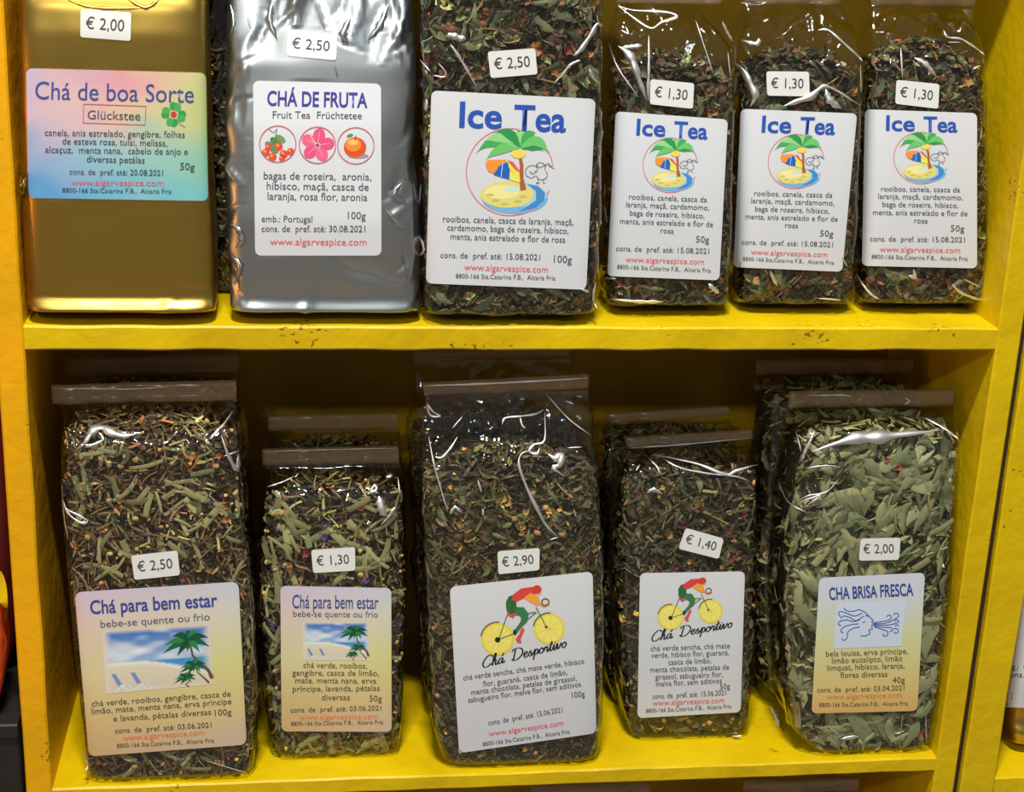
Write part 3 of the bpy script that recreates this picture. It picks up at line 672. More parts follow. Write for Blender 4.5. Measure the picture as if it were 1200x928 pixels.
def art_silver(p, l):
    line(l, 'CHÁ DE FRUTA', 313, 123.5, 430.5, 126, 16.8, (64, 62, 146), .02, 4); line(l, 'Fruit Tea  Früchtetee', 319.5, 138.5, 424, 139.5, 8.4, GREY, 0, 3)
    cs = [(325.5, 168.7), (372, 170), (417, 170.7)]
    for c in cs: p.ring(c, 21.3, 1.0, (200, 92, 96), 0, 360, 9)
    x, y = cs[0]
    for (dx, dy, c) in ((-9, 2, (96, 140, 92)), (-3, -3, (82, 128, 80)), (3, -6, (110, 150, 100)), (-5, 6, (96, 142, 92))): p.disc((x+dx, y+dy), 7, 4, c, 1, 10, .6)
    p.stroke([(x-10, y-17), (x-5, y-13), (x-1, y-18), (x-3, y-8), (x, y)], .9, (120, 96, 80), 2)
    for (dx, dy, r_) in ((-14, 10, 4.8), (-6, 15, 4.8), (1, 3, 5), (7, 12, 5), (15, 9, 4.4), (5, 17, 3.6), (-11, 4, 3.8)): p.disc((x+dx, y+dy), r_, r_, (220, 78, 50), 3, 12); p.disc((x+dx-1.2, y+dy-1.4), r_*.4, r_*.4, (240, 140, 110), 4, 8)
    x, y = cs[1]
    for k in range(5):
        a = math.radians(80+72*k); tx, ty = x+11.5*math.cos(a), y-11.5*math.sin(a); p.disc((tx, ty), 8.6, 7.2, ((226, 84, 130), (232, 100, 142))[k % 2], 1+k, 14, -a)
        p.stroke([(x, y), (x+15*math.cos(a), y-15*math.sin(a))], .7, (246, 170, 190), 7)
    p.stroke([(x-1, y+1), (x-7, y-9), (x-9, y-14)], 1.1, (246, 190, 150), 8); p.disc((x, y), 2.2, 2.2, (196, 60, 96), 8, 8)
    x, y = cs[2]
    p.disc((x+3, y+12), 12, 3, (150, 150, 150), 1, 14); p.disc((x-1, y+2), 13.2, 12, (214, 84, 40), 2, 20); p.disc((x-3, y-1), 9.6, 7.8, (236, 138, 56), 3, 16); p.disc((x-3, y-4), 6, 3.4, (246, 190, 96), 4, 12)
    p.stroke([(x-1, y-6), (x, y-12)], 1.1, (90, 70, 40), 5); p.disc((x-7, y-12), 4, 1.8, (96, 140, 60), 5, 8, -.3)
    for t in (('bagas de roseira,  aronia,', 309, 210, 435, 211.5, 9), ('hibisco, maçã, casca de', 312.5, 222, 432, 223.5, 9), ('laranja, rosa flor, aronia', 313.5, 234, 430.5, 235.5, 9), ('emb.: Portugal', 306.5, 260, 366, 260.5, 7.6), ('100g', 407.5, 256.5, 428.5, 257, 8.5), ('cons. de  pref. até: 30.08.2021', 306.5, 271.5, 428, 272, 7.6)): line(l, *t, GREY)
    line(l, 'www.algarvespice.com', 316.5, 287, 429.5, 287.5, 8, RED)
def col_beach(U, V):
    rs = np.random.RandomState(9); n = np.zeros_like(U)
    for k in range(12): n += np.sin(U*rs.uniform(4, 22)+V*rs.uniform(6, 30)*rs.choice([-1, 1])+rs.rand()*7)/6
    sky = lin((30, 104, 190))*(1-V[..., None]*1.2)+lin((190, 216, 236))*V[..., None]*1.2
    cl = np.clip(n*.6+.38*(1-np.abs(V-.38)*4)+.3*(.5-U), 0, 1)[..., None]; sky = sky*(1-cl)+lin((232, 238, 244))*cl
    sea = np.broadcast_to(lin((70, 150, 205)), sky.shape); sand = lin((222, 214, 190))*(1-.25*np.clip(V-.6, 0, 1)[..., None])+0*sky
    hor = .52; shore = .53+.45*np.clip(U-.38, 0, 1)**1.2
    C = np.where((V < hor)[..., None], sky, np.where((V < shore)[..., None], sea, sand)); foam = np.exp(-((V-shore-.02)/.03)**2)[..., None]*.6*(V > hor)[..., None]; C = C*(1-foam)+lin((240, 244, 244))*foam
    e = np.clip(np.minimum(np.minimum(U, 1-U)/.08, np.minimum(V, 1-V)/.08), 0, 1)[..., None]; bgc = lin((226, 214, 200)); return C*e+bgc*(1-e)
def art_beach(p, q):
    p.grid(q, 60, 40, col_beach, 0)
    f = lambda x, y: tuple(quad_uv(np.array(q), np.array(x), np.array(y)))
    sx = np.linalg.norm(np.array(q[1])-np.array(q[0]))/125.
    def palm(cx, cy, s, bx, by):
        p.stroke([f(cx, cy), f(cx+.03, cy+(by-cy)*.4), f(bx-.03, by-(by-cy)*.2), f(bx, by)], [2.5*s*sx, 3*s*sx, 4*s*sx, 5*s*sx], (110, 82, 62), 2)
        for i, (dx, dy) in enumerate(((-.26, .20), (-.24, .06), (-.16, -.08), (-.02, -.14), (.10, -.13), (.19, -.02), (.20, .14), (.10, .22), (-.12, .26), (-.02, .2))):
            a, b = f(cx, cy), f(cx+dx*.5*s, cy+(dy-.08)*.6*s); c = f(cx+dx*s, cy+dy*s)
            p.stroke([a, b, c], np.array([.3, .8, 1, .9, .6, .3, .05])*8*s*sx, ((30, 100, 62), (48, 130, 78), (22, 84, 58))[i % 3], 3+i % 3, smooth=3)
    palm(.80, .24, .95, 1.0, .9); palm(.84, .66, .55, .97, .97); palm(.76, .84, .45, .78, 1.0)
    for ox in (.06, .24):   # two deckchairs
        p.poly([f(ox, .70), f(ox+.04, .70), f(ox+.10, .88), f(ox+.06, .90)], (120, 150, 196), 2); p.poly([f(ox+.06, .88), f(ox+.19, .90), f(ox+.18, .94), f(ox+.06, .92)], (200, 206, 216), 2)
        for a, b in (((.03, .98), (.12, .88)), ((.08, .88), (.16, .99)), ((.16, .90), (.20, .98))): p.stroke([f(ox+a[0], a[1]), f(ox+b[0], b[1])], 1.2*sx, (236, 236, 236), 3)
B1_Q = [(87.5, 694), (279.5, 681.5), (289, 872.5), (104, 886.5)]
def art_b1(p, l):
    line(l, 'Chá para bem estar', 106, 719.5, 255, 710.5, 15.5, (60, 74, 146), .016, 4); line(l, 'bebe-se quente ou frio', 118, 735.5, 246, 726.5, 8.3, (96, 98, 124), 0, 3)
    art_beach(p, [(120, 739), (245.5, 731), (249, 802), (124, 813)])
    for t in (('chá verde, rooibos, gengibre, casca de', 107.5, 828, 270.5, 816, 7), ('limão, mate, menta nana, erva príncipe', 107.5, 837, 271.5, 825, 7), ('e lavanda, pétalas diversas', 133, 845.5, 247.5, 837.5, 7), ('100g', 252, 839, 271.5, 837.5, 7.2), ('cons. de  pref. até: 03.06.2021', 135, 859.5, 248, 852.5, 6.3)): line(l, *t, (84, 74, 60))
    line(l, 'www.algarvespice.com', 144, 868, 239.5, 861, 6.5, (236, 128, 96)); line(l, '8800-166 Sta.Catarina F.B.,  Alcaria Fria', 137, 876.5, 251, 870, 5, (90, 78, 62))
def col_peach(U, V):
    a = [0, .18, .5, .78, 1]; L_ = np.array([lin(c) for c in ((216, 198, 218), (228, 206, 196), (232, 220, 170), (228, 200, 142), (222, 184, 132))]); Rr = np.array([lin(c) for c in ((206, 210, 226), (222, 220, 204), (228, 226, 150), (230, 208, 150), (218, 196, 176))])
    f = lambda T: np.stack([np.interp(V, a, T[:, k]) for k in range(3)], -1)
    return f(L_)*(1-U[..., None])+f(Rr)*U[..., None]
def col_cool(U, V):
    a = [0, .2, .45, .8, 1]; T = np.array([lin(c) for c in ((214, 220, 236), (216, 222, 226), (222, 224, 170), (232, 208, 134), (230, 186, 112))]); return np.stack([np.interp(V, a, T[:, k]) for k in range(3)], -1)
B2_Q = [(328.5, 686.5), (458.5, 689), (459, 857.5), (330, 857)]
def art_b2(p, l):
    line(l, 'Chá para bem estar', 342.5, 712.5, 443.5, 713.5, 15.5, (60, 74, 146), .006, 4); line(l, 'bebe-se quente ou frio', 343.5, 722.5, 443, 723.5, 7, (90, 98, 130), 0, 3)
    art_beach(p, [(355, 729), (432, 729), (432, 773.5), (355, 773.5)])
    for t in (('chá verde, rooibos,', 355.5, 782.5, 430, 783.5, 6.8), ('gengibre, casca de limão,', 342.5, 791.5, 444, 792, 6.8), ('mate, menta nana, erva', 346, 800.5, 441, 801, 6.8), ('príncipe, lavanda, pétalas', 343, 810.5, 445, 809.5, 6.8), ('diversas', 377, 820.5, 410, 820.5, 6.8), ('50g', 433, 822, 447.5, 822, 7), ('cons. de  pref. até: 03.06.2021', 340.5, 835, 447, 832.5, 6)): line(l, *t, (88, 78, 62))
    line(l, 'www.algarvespice.com', 351.5, 843.5, 443, 842.5, 6.3, (238, 136, 92)); line(l, '8800-166 Sta.Catarina F.B.,  Alcaria Fria', 341, 850.5, 449, 848.5, 4.8, (92, 80, 62))
SCRIPT = {
 'C': ([[(1.75, 1.6), (1.6, 1.95), (1.1, 1.95), (.5, 1.4), (.15, .7), (.35, .1), (.9, .05), (1.5, .5)]], 1.55),
 'h': ([[(0, .2), (.5, .9), (.85, 1.8), (.75, 2.1), (.5, 1.6), (.25, .6), (.15, 0)], [(.2, .4), (.55, .95), (.78, .9), (.65, .3), (.75, .02), (1.1, .35)]], 1.05),
 'á': ([[(.85, .85), (.5, .98), (.12, .5), (.2, .05), (.55, .2), (.88, .9)], [(.9, .95), (.78, .3), (.9, .02), (1.2, .35)], [(.75, 1.3), (1.1, 1.75)]], 1.3),
 ' ': ([], .9),
 'D': ([[(.85, 1.9), (.6, 1.0), (.4, .1), (.15, .05)], [(.1, .3), (.5, .0), (1.2, .1), (1.9, .8), (1.9, 1.6), (1.3, 2.0), (.6, 1.95), (.2, 1.6)]], 2.0),
 'e': ([[(.1, .4), (.55, .6), (.7, .9), (.45, 1.0), (.15, .55), (.3, .05), (.65, .1), (.95, .4)]], .85),
 's': ([[(0, .3), (.45, 1.0), (.4, .7), (.6, .35), (.4, .02), (.1, .1)], [(.5, .05), (.9, .35)]], .8),
 'p': ([[(.0, .3), (.4, 1.0), (.25, .2), (0, -.8)], [(.3, .6), (.6, 1.0), (.85, .75), (.65, .15), (.3, .1)], [(.6, .1), (1.0, .35)]], .95),
 'o': ([[(.5, .98), (.15, .6), (.2, .1), (.5, .05), (.8, .5), (.6, .95), (.45, .9), (.9, .8)]], .85),
 'r': ([[(0, .3), (.3, 1.0), (.4, .85), (.65, .9), (.5, .3), (.6, .02), (.9, .35)]], .8),
 't': ([[(0, .3), (.45, 1.1), (.6, 1.7)], [(.55, 1.6), (.25, .4), (.35, .02), (.75, .35)], [(.05, 1.15), (.8, 1.25)]], .65),
 'i': ([[(0, .3), (.3, .95), (.2, .2), (.35, .02), (.65, .35)], [(.42, 1.3), (.5, 1.42)]], .55),
 'v': ([[(0, .3), (.2, .95), (.3, .9), (.25, .1), (.5, .2), (.85, .85), (.8, 1.0), (1.0, .85)]], .9)}
def script_text(art, text, x0, y0, x1, y1, xh, col, wd):
    tot = sum(SCRIPT[c][1] for c in text); p0, p1 = np.array((x0, y0), float), np.array((x1, y1), float); d = p1-p0; L = np.linalg.norm(d); d /= L; up = np.array([d[1], -d[0]]); k = L/tot; x = 0
    for c in text:
        st, ad = SCRIPT[c]
        for s in st:
            P = [p0+d*(x+q[0]+q[1]*.18)*k+up*q[1]*xh for q in s]; art.stroke(P, wd, col, 3, smooth=5, nib=-.2)
        x += ad
def art_cyclist(p, f, k):
    Y1, Y2 = (232, 214, 70), (244, 230, 120)
    for c, r in (((378, 330), 65), ((580, 290), 61)):
        p.disc(f(*c), r*k, r*k, Y1, 1, 28); p.disc(f(*c), r*.86*k, r*.86*k, Y2, 2, 28)
        for a in range(0, 360, 40): p.stroke([f(c[0], c[1]), f(c[0]+r*.84*math.cos(math.radians(a)), c[1]+r*.84*math.sin(math.radians(a)))], 2*k, (224, 204, 70), 3)
        a = np.radians(np.linspace(190, 275, 12)); p.stroke([f(c[0]+r*1.02*math.cos(t), c[1]+r*1.02*math.sin(t)) for t in a], 5*k, (104, 84, 50), 4)
    p.disc(f(378, 333), 11*k, 11*k, (40, 40, 24), 5, 12); p.disc(f(568, 283), 6*k, 6*k, (70, 90, 50), 5, 10)
    for a, b in (((385, 325), (418, 228)), ((528, 205), (568, 283)), ((440, 300), (530, 225)), ((425, 240), (528, 225)), ((385, 330), (445, 308))): p.stroke([f(*a), f(*b)], 4.5*k, (96, 132, 84), 5)
    p.poly([f(*q) for q in ((436, 158), (470, 132), (520, 125), (535, 140), (520, 160), (480, 170), (450, 185), (435, 175))], (216, 70, 66), 8)       # jersey
    p.poly([f(*q) for q in ((505, 150), (535, 160), (545, 185), (535, 200), (515, 190), (480, 170))], (240, 164, 60), 9)
    p.disc(f(532, 136), 18*k, 17*k, (206, 66, 60), 10, 14); p.disc(f(540, 150), 8*k, 7*k, (236, 170, 120), 9, 10)
    p.stroke([f(535, 185), f(560, 200), f(578, 190)], 11*k, (236, 150, 80), 9); p.ring(f(565, 186), 14*k, 4*k, (60, 84, 60), 0, 360, 10)
    p.poly([f(*q) for q in ((436, 158), (450, 185), (455, 220), (430, 235), (412, 215), (410, 185), (422, 163))], (52, 104, 62), 8)
    p.poly([f(*q) for q in ((450, 205), (480, 205), (500, 232), (494, 262), (470, 285), (450, 312), (440, 300), (468, 262), (470, 245), (446, 228))], (62, 122, 74), 9)
    p.poly([f(*q) for q in ((412, 215), (450, 225), (440, 248), (420, 240))], (214, 80, 80), 7)
    p.poly([f(*q) for q in ((472, 285), (484, 292), (468, 330), (472, 345), (455, 345), (448, 330), (462, 312))], (220, 84, 70), 8)
    p.poly([f(*q) for q in ((440, 292), (452, 300), (448, 316), (438, 308))], (36, 40, 36), 10)
B3_Q = [(527, 687.5), (694.5, 669.5), (699, 859), (538, 882.5)]
def art_b3(p, l):
    art_cyclist(p, lambda x, y: (470+x/3.34, 650+y/3.34), 1/3.34)
    script_text(p, 'Chá Desportivo', 565, 783, 664, 758, 6.4, (34, 34, 44), 1.5)
    for t in (('chá verde sencha, chá mate verde, hibisco', 543, 797.5, 685, 777.5, 6.4), ('flor, guaraná, casca de limão,', 566.5, 804.5, 665, 790.5, 6.4), ('menta chocolata, petalas de girassol,', 552.5, 814.5, 676, 797.5, 6.4), ('sabugueiro flor, malva flor, sem aditivos', 549, 823.5, 681, 804.5, 6.4), ('100g', 670.5, 818, 685.5, 816, 6.8), ('cons. de  pref. até: 15.06.2021', 572.5, 850, 659.5, 834.5, 6)): line(l, *t, GREY)
    line(l, 'www.algarvespice.com', 573.5, 863, 660.5, 850, 6.3, RED); line(l, '8800-166 Sta.Catarina F.B.,  Alcaria Fria', 566, 874.5, 668, 859.5, 4.8, GREY)
B4_Q = [(750, 671.5), (873, 669.5), (868, 834.5), (747, 841.5)]
def art_b4(p, l):
    z1, z2, w1, w2 = complex(378, 330), complex(580, 290), complex(690+320/3.34, 650+245/3.34), complex(690+477/3.34, 650+222/3.34)
    a = (w2-w1)/(z2-z1)
    def f(x, y): v = w1+a*(complex(x, y)-z1); return (v.real, v.imag)
    art_cyclist(p, f, abs(a))
    script_text(p, 'Chá Desportivo', 763, 752, 858, 735, 5.8, (34, 34, 44), 1.4)
    for t in (('chá verde sencha, chá mate', 762.5, 763, 855.5, 759.5, 6.3), ('verde, hibisco flor, guaraná,', 763.5, 771, 854.5, 767.5, 6.3), ('casca de limão,', 783.5, 779, 833.5, 777, 6.3), ('menta chocolata, petalas de', 762, 788, 854.5, 784.5, 6.3), ('girassol, sabugueiro flor,', 768, 796.5, 847, 793, 6.3), ('malva flor, sem aditivos', 769, 804.5, 846, 800.5, 6.3), ('50g', 844, 808, 855.5, 807, 6.5), ('cons. de  pref. até: 15.06.2021', 765, 819, 851, 814.5, 6)): line(l, *t, GREY)
    line(l, 'www.algarvespice.com', 765, 827, 849, 823.5, 6.3, RED); line(l, '8800-166 Sta.Catarina F.B.,  Alcaria Fria', 757, 835.5, 857, 830, 4.8, GREY)
B5_Q = [(960, 677), (1084, 671), (1075, 833), (951, 836)]
def art_b5(p, l):
    line(l, 'CHA BRISA FRESCA', 972, 702.8, 1070.5, 697.5, 13.8, (48, 72, 150), .018, 4)
    p.grid([(981, 707), (1061, 703), (1056.5, 757), (976.5, 760)], 8, 8, lambda U, V: np.tile(lin((206, 216, 234)), U.shape+(1,)), 0)
    f = lambda x, y: (870+x/3.34, 650+y/3.34); c = (70, 104, 172)
    S = [[(455, 215), (475, 222), (490, 235), (500, 245), (512, 258), (506, 262), (514, 272), (506, 278), (508, 290), (495, 296), (500, 308), (480, 318), (462, 316)],
         [(480, 240), (488, 238), (494, 243)], [(455, 215), (430, 222), (405, 218), (398, 207)], [(470, 228), (440, 240), (415, 232), (385, 222), (376, 232), (384, 242)], [(475, 240), (445, 258), (420, 245), (395, 240), (385, 250)],
         [(460, 255), (430, 262), (410, 255), (380, 262), (376, 274), (388, 278)], [(455, 270), (420, 275), (395, 285), (385, 300), (396, 306)], [(460, 282), (430, 290), (412, 305), (410, 325), (398, 335), (388, 328)], [(470, 265), (482, 262)],
         [(515, 266), (545, 262), (575, 255), (582, 242), (572, 236), (564, 244)], [(515, 270), (560, 268), (600, 250), (612, 238), (602, 228), (592, 236)], [(515, 274), (560, 276), (596, 270), (612, 262), (604, 254), (596, 262)],
         [(515, 278), (550, 284), (580, 285), (586, 296), (576, 302)], [(515, 281), (545, 292), (568, 300), (566, 316), (552, 318), (552, 308)], [(590, 290), (606, 290), (610, 302), (600, 308), (592, 300)], [(596, 280), (606, 274), (612, 280)]]
    for s in S: p.stroke([f(*q) for q in s], 1.25, c, 2, smooth=4)
    p.poly([f(512, 262), f(550, 262), f(552, 284), f(512, 284)], c, 1) if False else None
    for t in (('bela louisa, erva príncipe,', 968, 769.5, 1064, 766, 6.8), ('limão eucalipto, limão', 975, 777.5, 1057.5, 774.5, 6.8), ('limquat, hibisco, laranja,', 969.5, 786, 1060, 783, 6.8), ('flores diversas', 985, 794.5, 1040, 793, 6.8), ('40g', 1046, 800.5, 1060.5, 800, 7), ('cons. de  pref. até: 03.04.2021', 957.5, 811.5, 1060, 809, 6)): line(l, *t, (84, 78, 62))
    line(l, 'www.algarvespice.com', 969, 819.5, 1057, 817, 6.2, (236, 132, 84)); line(l, '8800-166 Sta.Catarina F.B.,  Alcaria Fria', 960, 828.5, 1064, 826.5, 4.8, (92, 82, 62))

# ------------------------------------------------------------------ assembling a bag
LABELS = []
def header(parent, q, y, name='folded_top', th=.0022, wav=.0002, seed=0):
    """the folded-over strip that closes a bag: q = its front corners TL,TR,BR,BL at depth y"""
    rs = np.random.RandomState(seed+5); q = np.asarray(q, float); n = 40; U = np.linspace(0, 1, n); rows = []
    wv = sum(rs.randn()*np.sin(U*rs.uniform(4, 30)+rs.rand()*6) for _ in range(5))*wav
    for v in (0., .12, .5, .88, 1.):
        P = quad_uv(q, U, np.full(n, v)); X = hit(P[:, 0], P[:, 1], 1, y); X[:, 1] += wv*(1+v) + {0.: th*.3, .12: -th*.4, .5: -th*.6, .88: -th*.5, 1.: th*.1}[v]
        rows.append(X)
    for v in (1., 0.):
        X = rows[4 if v else 0].copy(); X[:, 1] += th; rows.append(X)
    V = np.concatenate(rows); m = 7; F = []
    for a in range(m):
        b = (a+1) % m
        for i in range(n-1): F.append((a*n+i, a*n+i+1, b*n+i+1, b*n+i))
    caps = [np.array([[k*n for k in range(m)]]), np.array([[k*n+n-1 for k in range(m)]])]
    o = mesh_np(name, V, [np.array(F)]+caps, HEAD, parent)
    return o
def make(name, label, cat, group, bag, kind_mat, q, qrad, colfn, artfn, art_src=None, art_dst=None, prc=None, ptext='', folds=26, amp=.0011, foldz=(0, 1), shellname='clear_film', labcol=None, fine=.0004, bow=0., extra=()):
    root = empty(name, (float(bag.cx[0]), float((bag.yf[0]+bag.yb[0])/2), bag.zmin)); tag(root, label, cat, group)
    bag.bvh(); calm = []
    for qq in [q]+([prc] if prc else []):
        X = hit(np.array([a[0] for a in qq]), np.array([a[1] for a in qq]), 1, bag.y0); calm.append((X[:, 0].min(), X[:, 0].max(), X[:, 2].min(), X[:, 2].max()))
    bag.calm = calm; zl, zh = bag.zmin, bag.zmax; fl = random_folds(bag.rs, folds, zl+(zh-zl)*foldz[0], zl+(zh-zl)*foldz[1])+list(extra)
    if kind_mat is FILM:      # tucks running down from the fold, loose film above the filling
        rs = bag.rs
        for k in range(12): fl.append(((.75+rs.uniform(-.17, .17)) % 1, zh-rs.uniform(.0, .2)*(zh-zl), rs.choice([-1, 1])*rs.uniform(.2, 1.5), rs.uniform(.010, .026), rs.uniform(.002, .005), rs.choice([-1, 1])*rs.uniform(.7, 1.3)))
    bag.shell(shellname, kind_mat, root, fl, amp, calm, fine)
    lb = sticker(bag, root, 'label', q, qrad, colfn, bow=bow)
    p, l = Art(), Art(); artfn(p, l); LABELS.append((bag, lb, p, l, mapq(art_src, art_dst) if art_src is not None else None))
    if prc:
        pr = sticker(bag, root, 'price_sticker', prc, 3., white((218, 218, 216)), lift=.0009, n=6)
        l2 = Art(); c = np.array(prc); f = mapq([(0, 0), (1, 0), (1, 1), (0, 1)], prc)
        a, b = f([(.10, .68)])[0], f([(.86, .68)])[0]; hh = np.linalg.norm(c[3]-c[0]); line(l2, ptext, a[0], a[1], b[0], b[1], hh*.40, (60, 60, 62), 0, 3)
        LABELS.append((bag, pr, None, l2, None))
    return root

def zpx(y, ypx, x=600): return float(hit(np.array(float(x)), np.array(float(ypx)), 1, y)[2])

# ---- upper row -------------------------------------------------
Z0 = .0012
gold = Bag([(369, 34, 256), (362, 31, 257), (300, 27, 256), (200, 23, 251.5), (100, 21, 248.5), (0, 20, 245.5), (-60, 19, 243), (-120, 22, 240)], .0005, .065, Z0,
           [(369, 0, 0), (366, -.003, 0), (359, .0005, 0), (351, .0055, 0), (330, .0035, 0), (40, 0, 0), (8, .002, 0), (-60, .018, .016), (-120, .026, .0265)], seed=1, base_in=.001, belly=.001, over=.027, nz=240)
gr = make('tea_pouch', 'gold foil tea pouch with rainbow label reading Chá de boa Sorte', 'tea bag', None, gold, GOLD, GOLD_Q, 7, col_gold, art_gold, prc=[(94.5, 10), (154, 14.5), (153, 48), (94, 43.5)], ptext='€ 2,00', folds=7, amp=.0007, foldz=(.0, .3), shellname='foil_pouch', fine=.00012)
silv = Bag([(370, 270, 486), (362, 268, 487), (300, 267, 487), (240, 265, 485), (215, 264, 484), (190, 264, 480), (100, 264, 483), (40, 265, 481), (0, 267, 479.5), (-60, 272, 474), (-120, 274, 470)], .0025, .067, Z0,
           [(370, 0, 0), (366, -.001, 0), (352, .003, 0), (330, .0015, 0), (260, 0, 0), (150, .003, 0), (75, .008, 0), (40, .013, 0), (-60, .034, .02), (-120, .038, .0215)], seed=2, base_in=.001, belly=.002, over=.027, nz=240)
sidefold = []
_rs = np.random.RandomState(77)
for _ in range(26):
    a = (.75+_rs.choice([-1, 1])*_rs.uniform(.13, .19)) % 1; sidefold.append((a, _rs.uniform(.01, .2), _rs.uniform(.7, 2.4), _rs.uniform(.008, .02), _rs.uniform(.003, .006), _rs.choice([-1, 1])*_rs.uniform(.6, 1.5)))
for _ in range(16): sidefold.append(((.75+_rs.uniform(-.17, .17)) % 1, _rs.uniform(.195, .235), _rs.uniform(.9, 2.2), _rs.uniform(.014, .03), _rs.uniform(.004, .008), _rs.choice([-1, 1])*_rs.uniform(.8, 2.)))
sr = make('tea_pouch', 'silver foil tea pouch with white label reading CHÁ DE FRUTA', 'tea bag', None, silv, SILV, SIL_Q, 7, white(), art_silver, prc=[(337, 35.5), (395.5, 39), (394, 70.7), (336, 65.3)], ptext='€ 2,50', folds=8, amp=.0018, foldz=(.0, .25), shellname='foil_pouch', fine=.00025, extra=sidefold)

BR = (96, 66, 40); GN = (84, 88, 58); DG = (52, 56, 38); OR = (150, 92, 46); DB = (58, 42, 30); PG = (132, 140, 92); CR = (176, 150, 104)
ICE_S = [(24, 'leaf', .009, .020, (84, 86, 58), .35), (18, 'leaf', .008, .017, (54, 58, 40), .3), (12, 'flake', .005, .011, (58, 44, 32), .35), (8, 'flake', .005, .010, (86, 62, 42), .3), (8, 'strip', .008, .016, (62, 46, 34), .3), (3, 'petal', .004, .008, (120, 76, 42), .3), (5, 'curl', .006, .011, (84, 60, 40), .3), (3, 'stalk', .01, .02, (112, 92, 64), .2)]
ICE_B = [(12, 'bigleaf', .016, .030, (98, 102, 72), .22), (7, 'bigleaf', .014, .026, (66, 70, 48), .2), (4, 'petal', .010, .015, (136, 88, 46), .2), (2, 'petal', .009, .014, (96, 56, 40), .2), (2.5, 'chunk', .007, .012, (106, 62, 38), .2), (2, 'stalk', .018, .03, (128, 104, 74), .2), (1, 'petal', .007, .01, (110, 44, 46), .2), (2, 'petal', .007, .012, (150, 108, 58), .15)]
ice = Bag([(374, 495, 694), (368, 490, 699), (300, 488, 703), (200, 487, 706), (100, 487, 708), (0, 487, 707), (-80, 492, 704), (-150, 498, 700)], -.001, .071, Z0,
          [(374, 0, 0), (368, 0, 0), (-10, 0, 0), (-90, .02, .02), (-150, .031, .032)], seed=3, belly=.003, over=.024)
ir = make('tea_bag', 'large clear bag of Ice Tea blend with € 2,50 sticker beside the silver pouch', 'tea bag', None, ice, FILM, ICE_Q100, 7, white(), art_ice100, prc=[(571.5, 60.5), (627, 56.5), (630, 87), (575, 91.5)], ptext='€ 2,50', folds=34, amp=.0025, bow=0)
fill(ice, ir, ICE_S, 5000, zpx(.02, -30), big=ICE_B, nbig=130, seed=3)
IG = 'small Ice Tea bags on the upper shelf'
specs = [([(360, 705, 853), (355, 701, 857), (300, 702, 857), (200, 706, 858.5), (100, 709, 863), (60, 710, 862), (35, 713, 845), (8, 722, 815), (4, 722, 815)], .025, ICE_Q50, [(762.5, 92.7), (813.5, 97.5), (812, 127.5), (761.5, 122)], 62, 'small clear bag of Ice Tea blend, leftmost of the three with € 1,30 stickers'),
         ([(357, 862, 998), (352, 858, 1001), (300, 858, 1001), (200, 858, 1006), (130, 860, 1010), (75, 862, 1012), (35, 866, 1003), (10, 872, 990), (5, 872, 985)], .031, [(868, 127.5), (1004.5, 133), (987, 318.5), (859.5, 313)], [(898, 83.5), (948, 84), (949, 113), (899, 112)], 52, 'small clear bag of Ice Tea blend, middle of the three with € 1,30 stickers'),
         ([(359, 1006, 1152), (353, 1002, 1157), (300, 1003, 1157.5), (200, 1006, 1158), (100, 1010, 1156), (65, 1012, 1154), (35, 1015, 1148), (12, 1020, 1142), (7, 1020, 1142)], .033, [(1013.5, 128), (1145, 132.5), (1145, 314.5), (1010, 311.5)], [(1050.5, 93.5), (1101, 98.5), (1099.5, 127.5), (1049, 121.5)], 40, 'small clear bag of Ice Tea blend against the right side panel of the upper shelf')]
for i, (rows, y0, q, pq, fz, lab) in enumerate(specs):
    b = Bag(rows, y0, .05, Z0, [(360, 0, 0), (352, 0, 0), (80, 0, 0), (40, .008, .008), (4, .0235, .0235)], seed=10+i, over=.024, ldep=(.8, .45, .4)[i])
    r_ = make('tea_bag', lab, 'tea bag', None, b, FILM, q, 6, white(), art_ice50, ICE_Q50, q, prc=pq, ptext='€ 1,30', folds=30, amp=.0025)
    fill(b, r_, ICE_S, 3000, zpx(y0+.005, fz+42, 900), big=ICE_B, nbig=60, seed=20+i, mound=.018)
    hq = np.array([(rows[-1][1], rows[-1][0]-14), (rows[-1][2]+ (30 if i == 0 else 0), rows[-1][0]-12), (rows[-1][2]+(30 if i == 0 else 0), rows[-1][0]+1), (rows[-1][1], rows[-1][0])])
    header(r_, hq, y0+.0245, seed=i)

# ---- lower row -------------------------------------------------
Z1 = ZL+.0012
WE_S = [(16, 'leaf', .005, .012, (50, 36, 34), .25), (30, 'strip', .006, .014, (90, 82, 54), .35), (22, 'leaf', .005, .011, (68, 64, 42), .35), (12, 'strip', .007, .015, (122, 118, 78), .3), (12, 'flake', .003, .007, (80, 56, 38), .35), (6, 'strip', .006, .012, (112, 72, 46), .3), (3, 'chunk', .003, .005, (168, 136, 80), .2), (2, 'curl', .004, .007, (84, 46, 54), .25), (1.2, 'petal', .003, .005, (50, 54, 82), .2), (1.6, 'petal', .004, .006, (146, 96, 50), .2)]
WE_B = [(9, 'wide', .012, .022, (124, 122, 82), .2), (9, 'strip', .014, .026, (134, 130, 90), .22), (4, 'bigleaf', .010, .018, (88, 84, 56), .25), (4, 'chunk', .004, .0065, (166, 138, 88), .2), (2.5, 'petal', .005, .008, (100, 42, 54), .2), (2.5, 'petal', .005, .009, (150, 96, 48), .25), (1.2, 'petal', .005, .007, (54, 58, 96), .2), (3, 'stalk', .012, .022, (140, 108, 70), .2)]
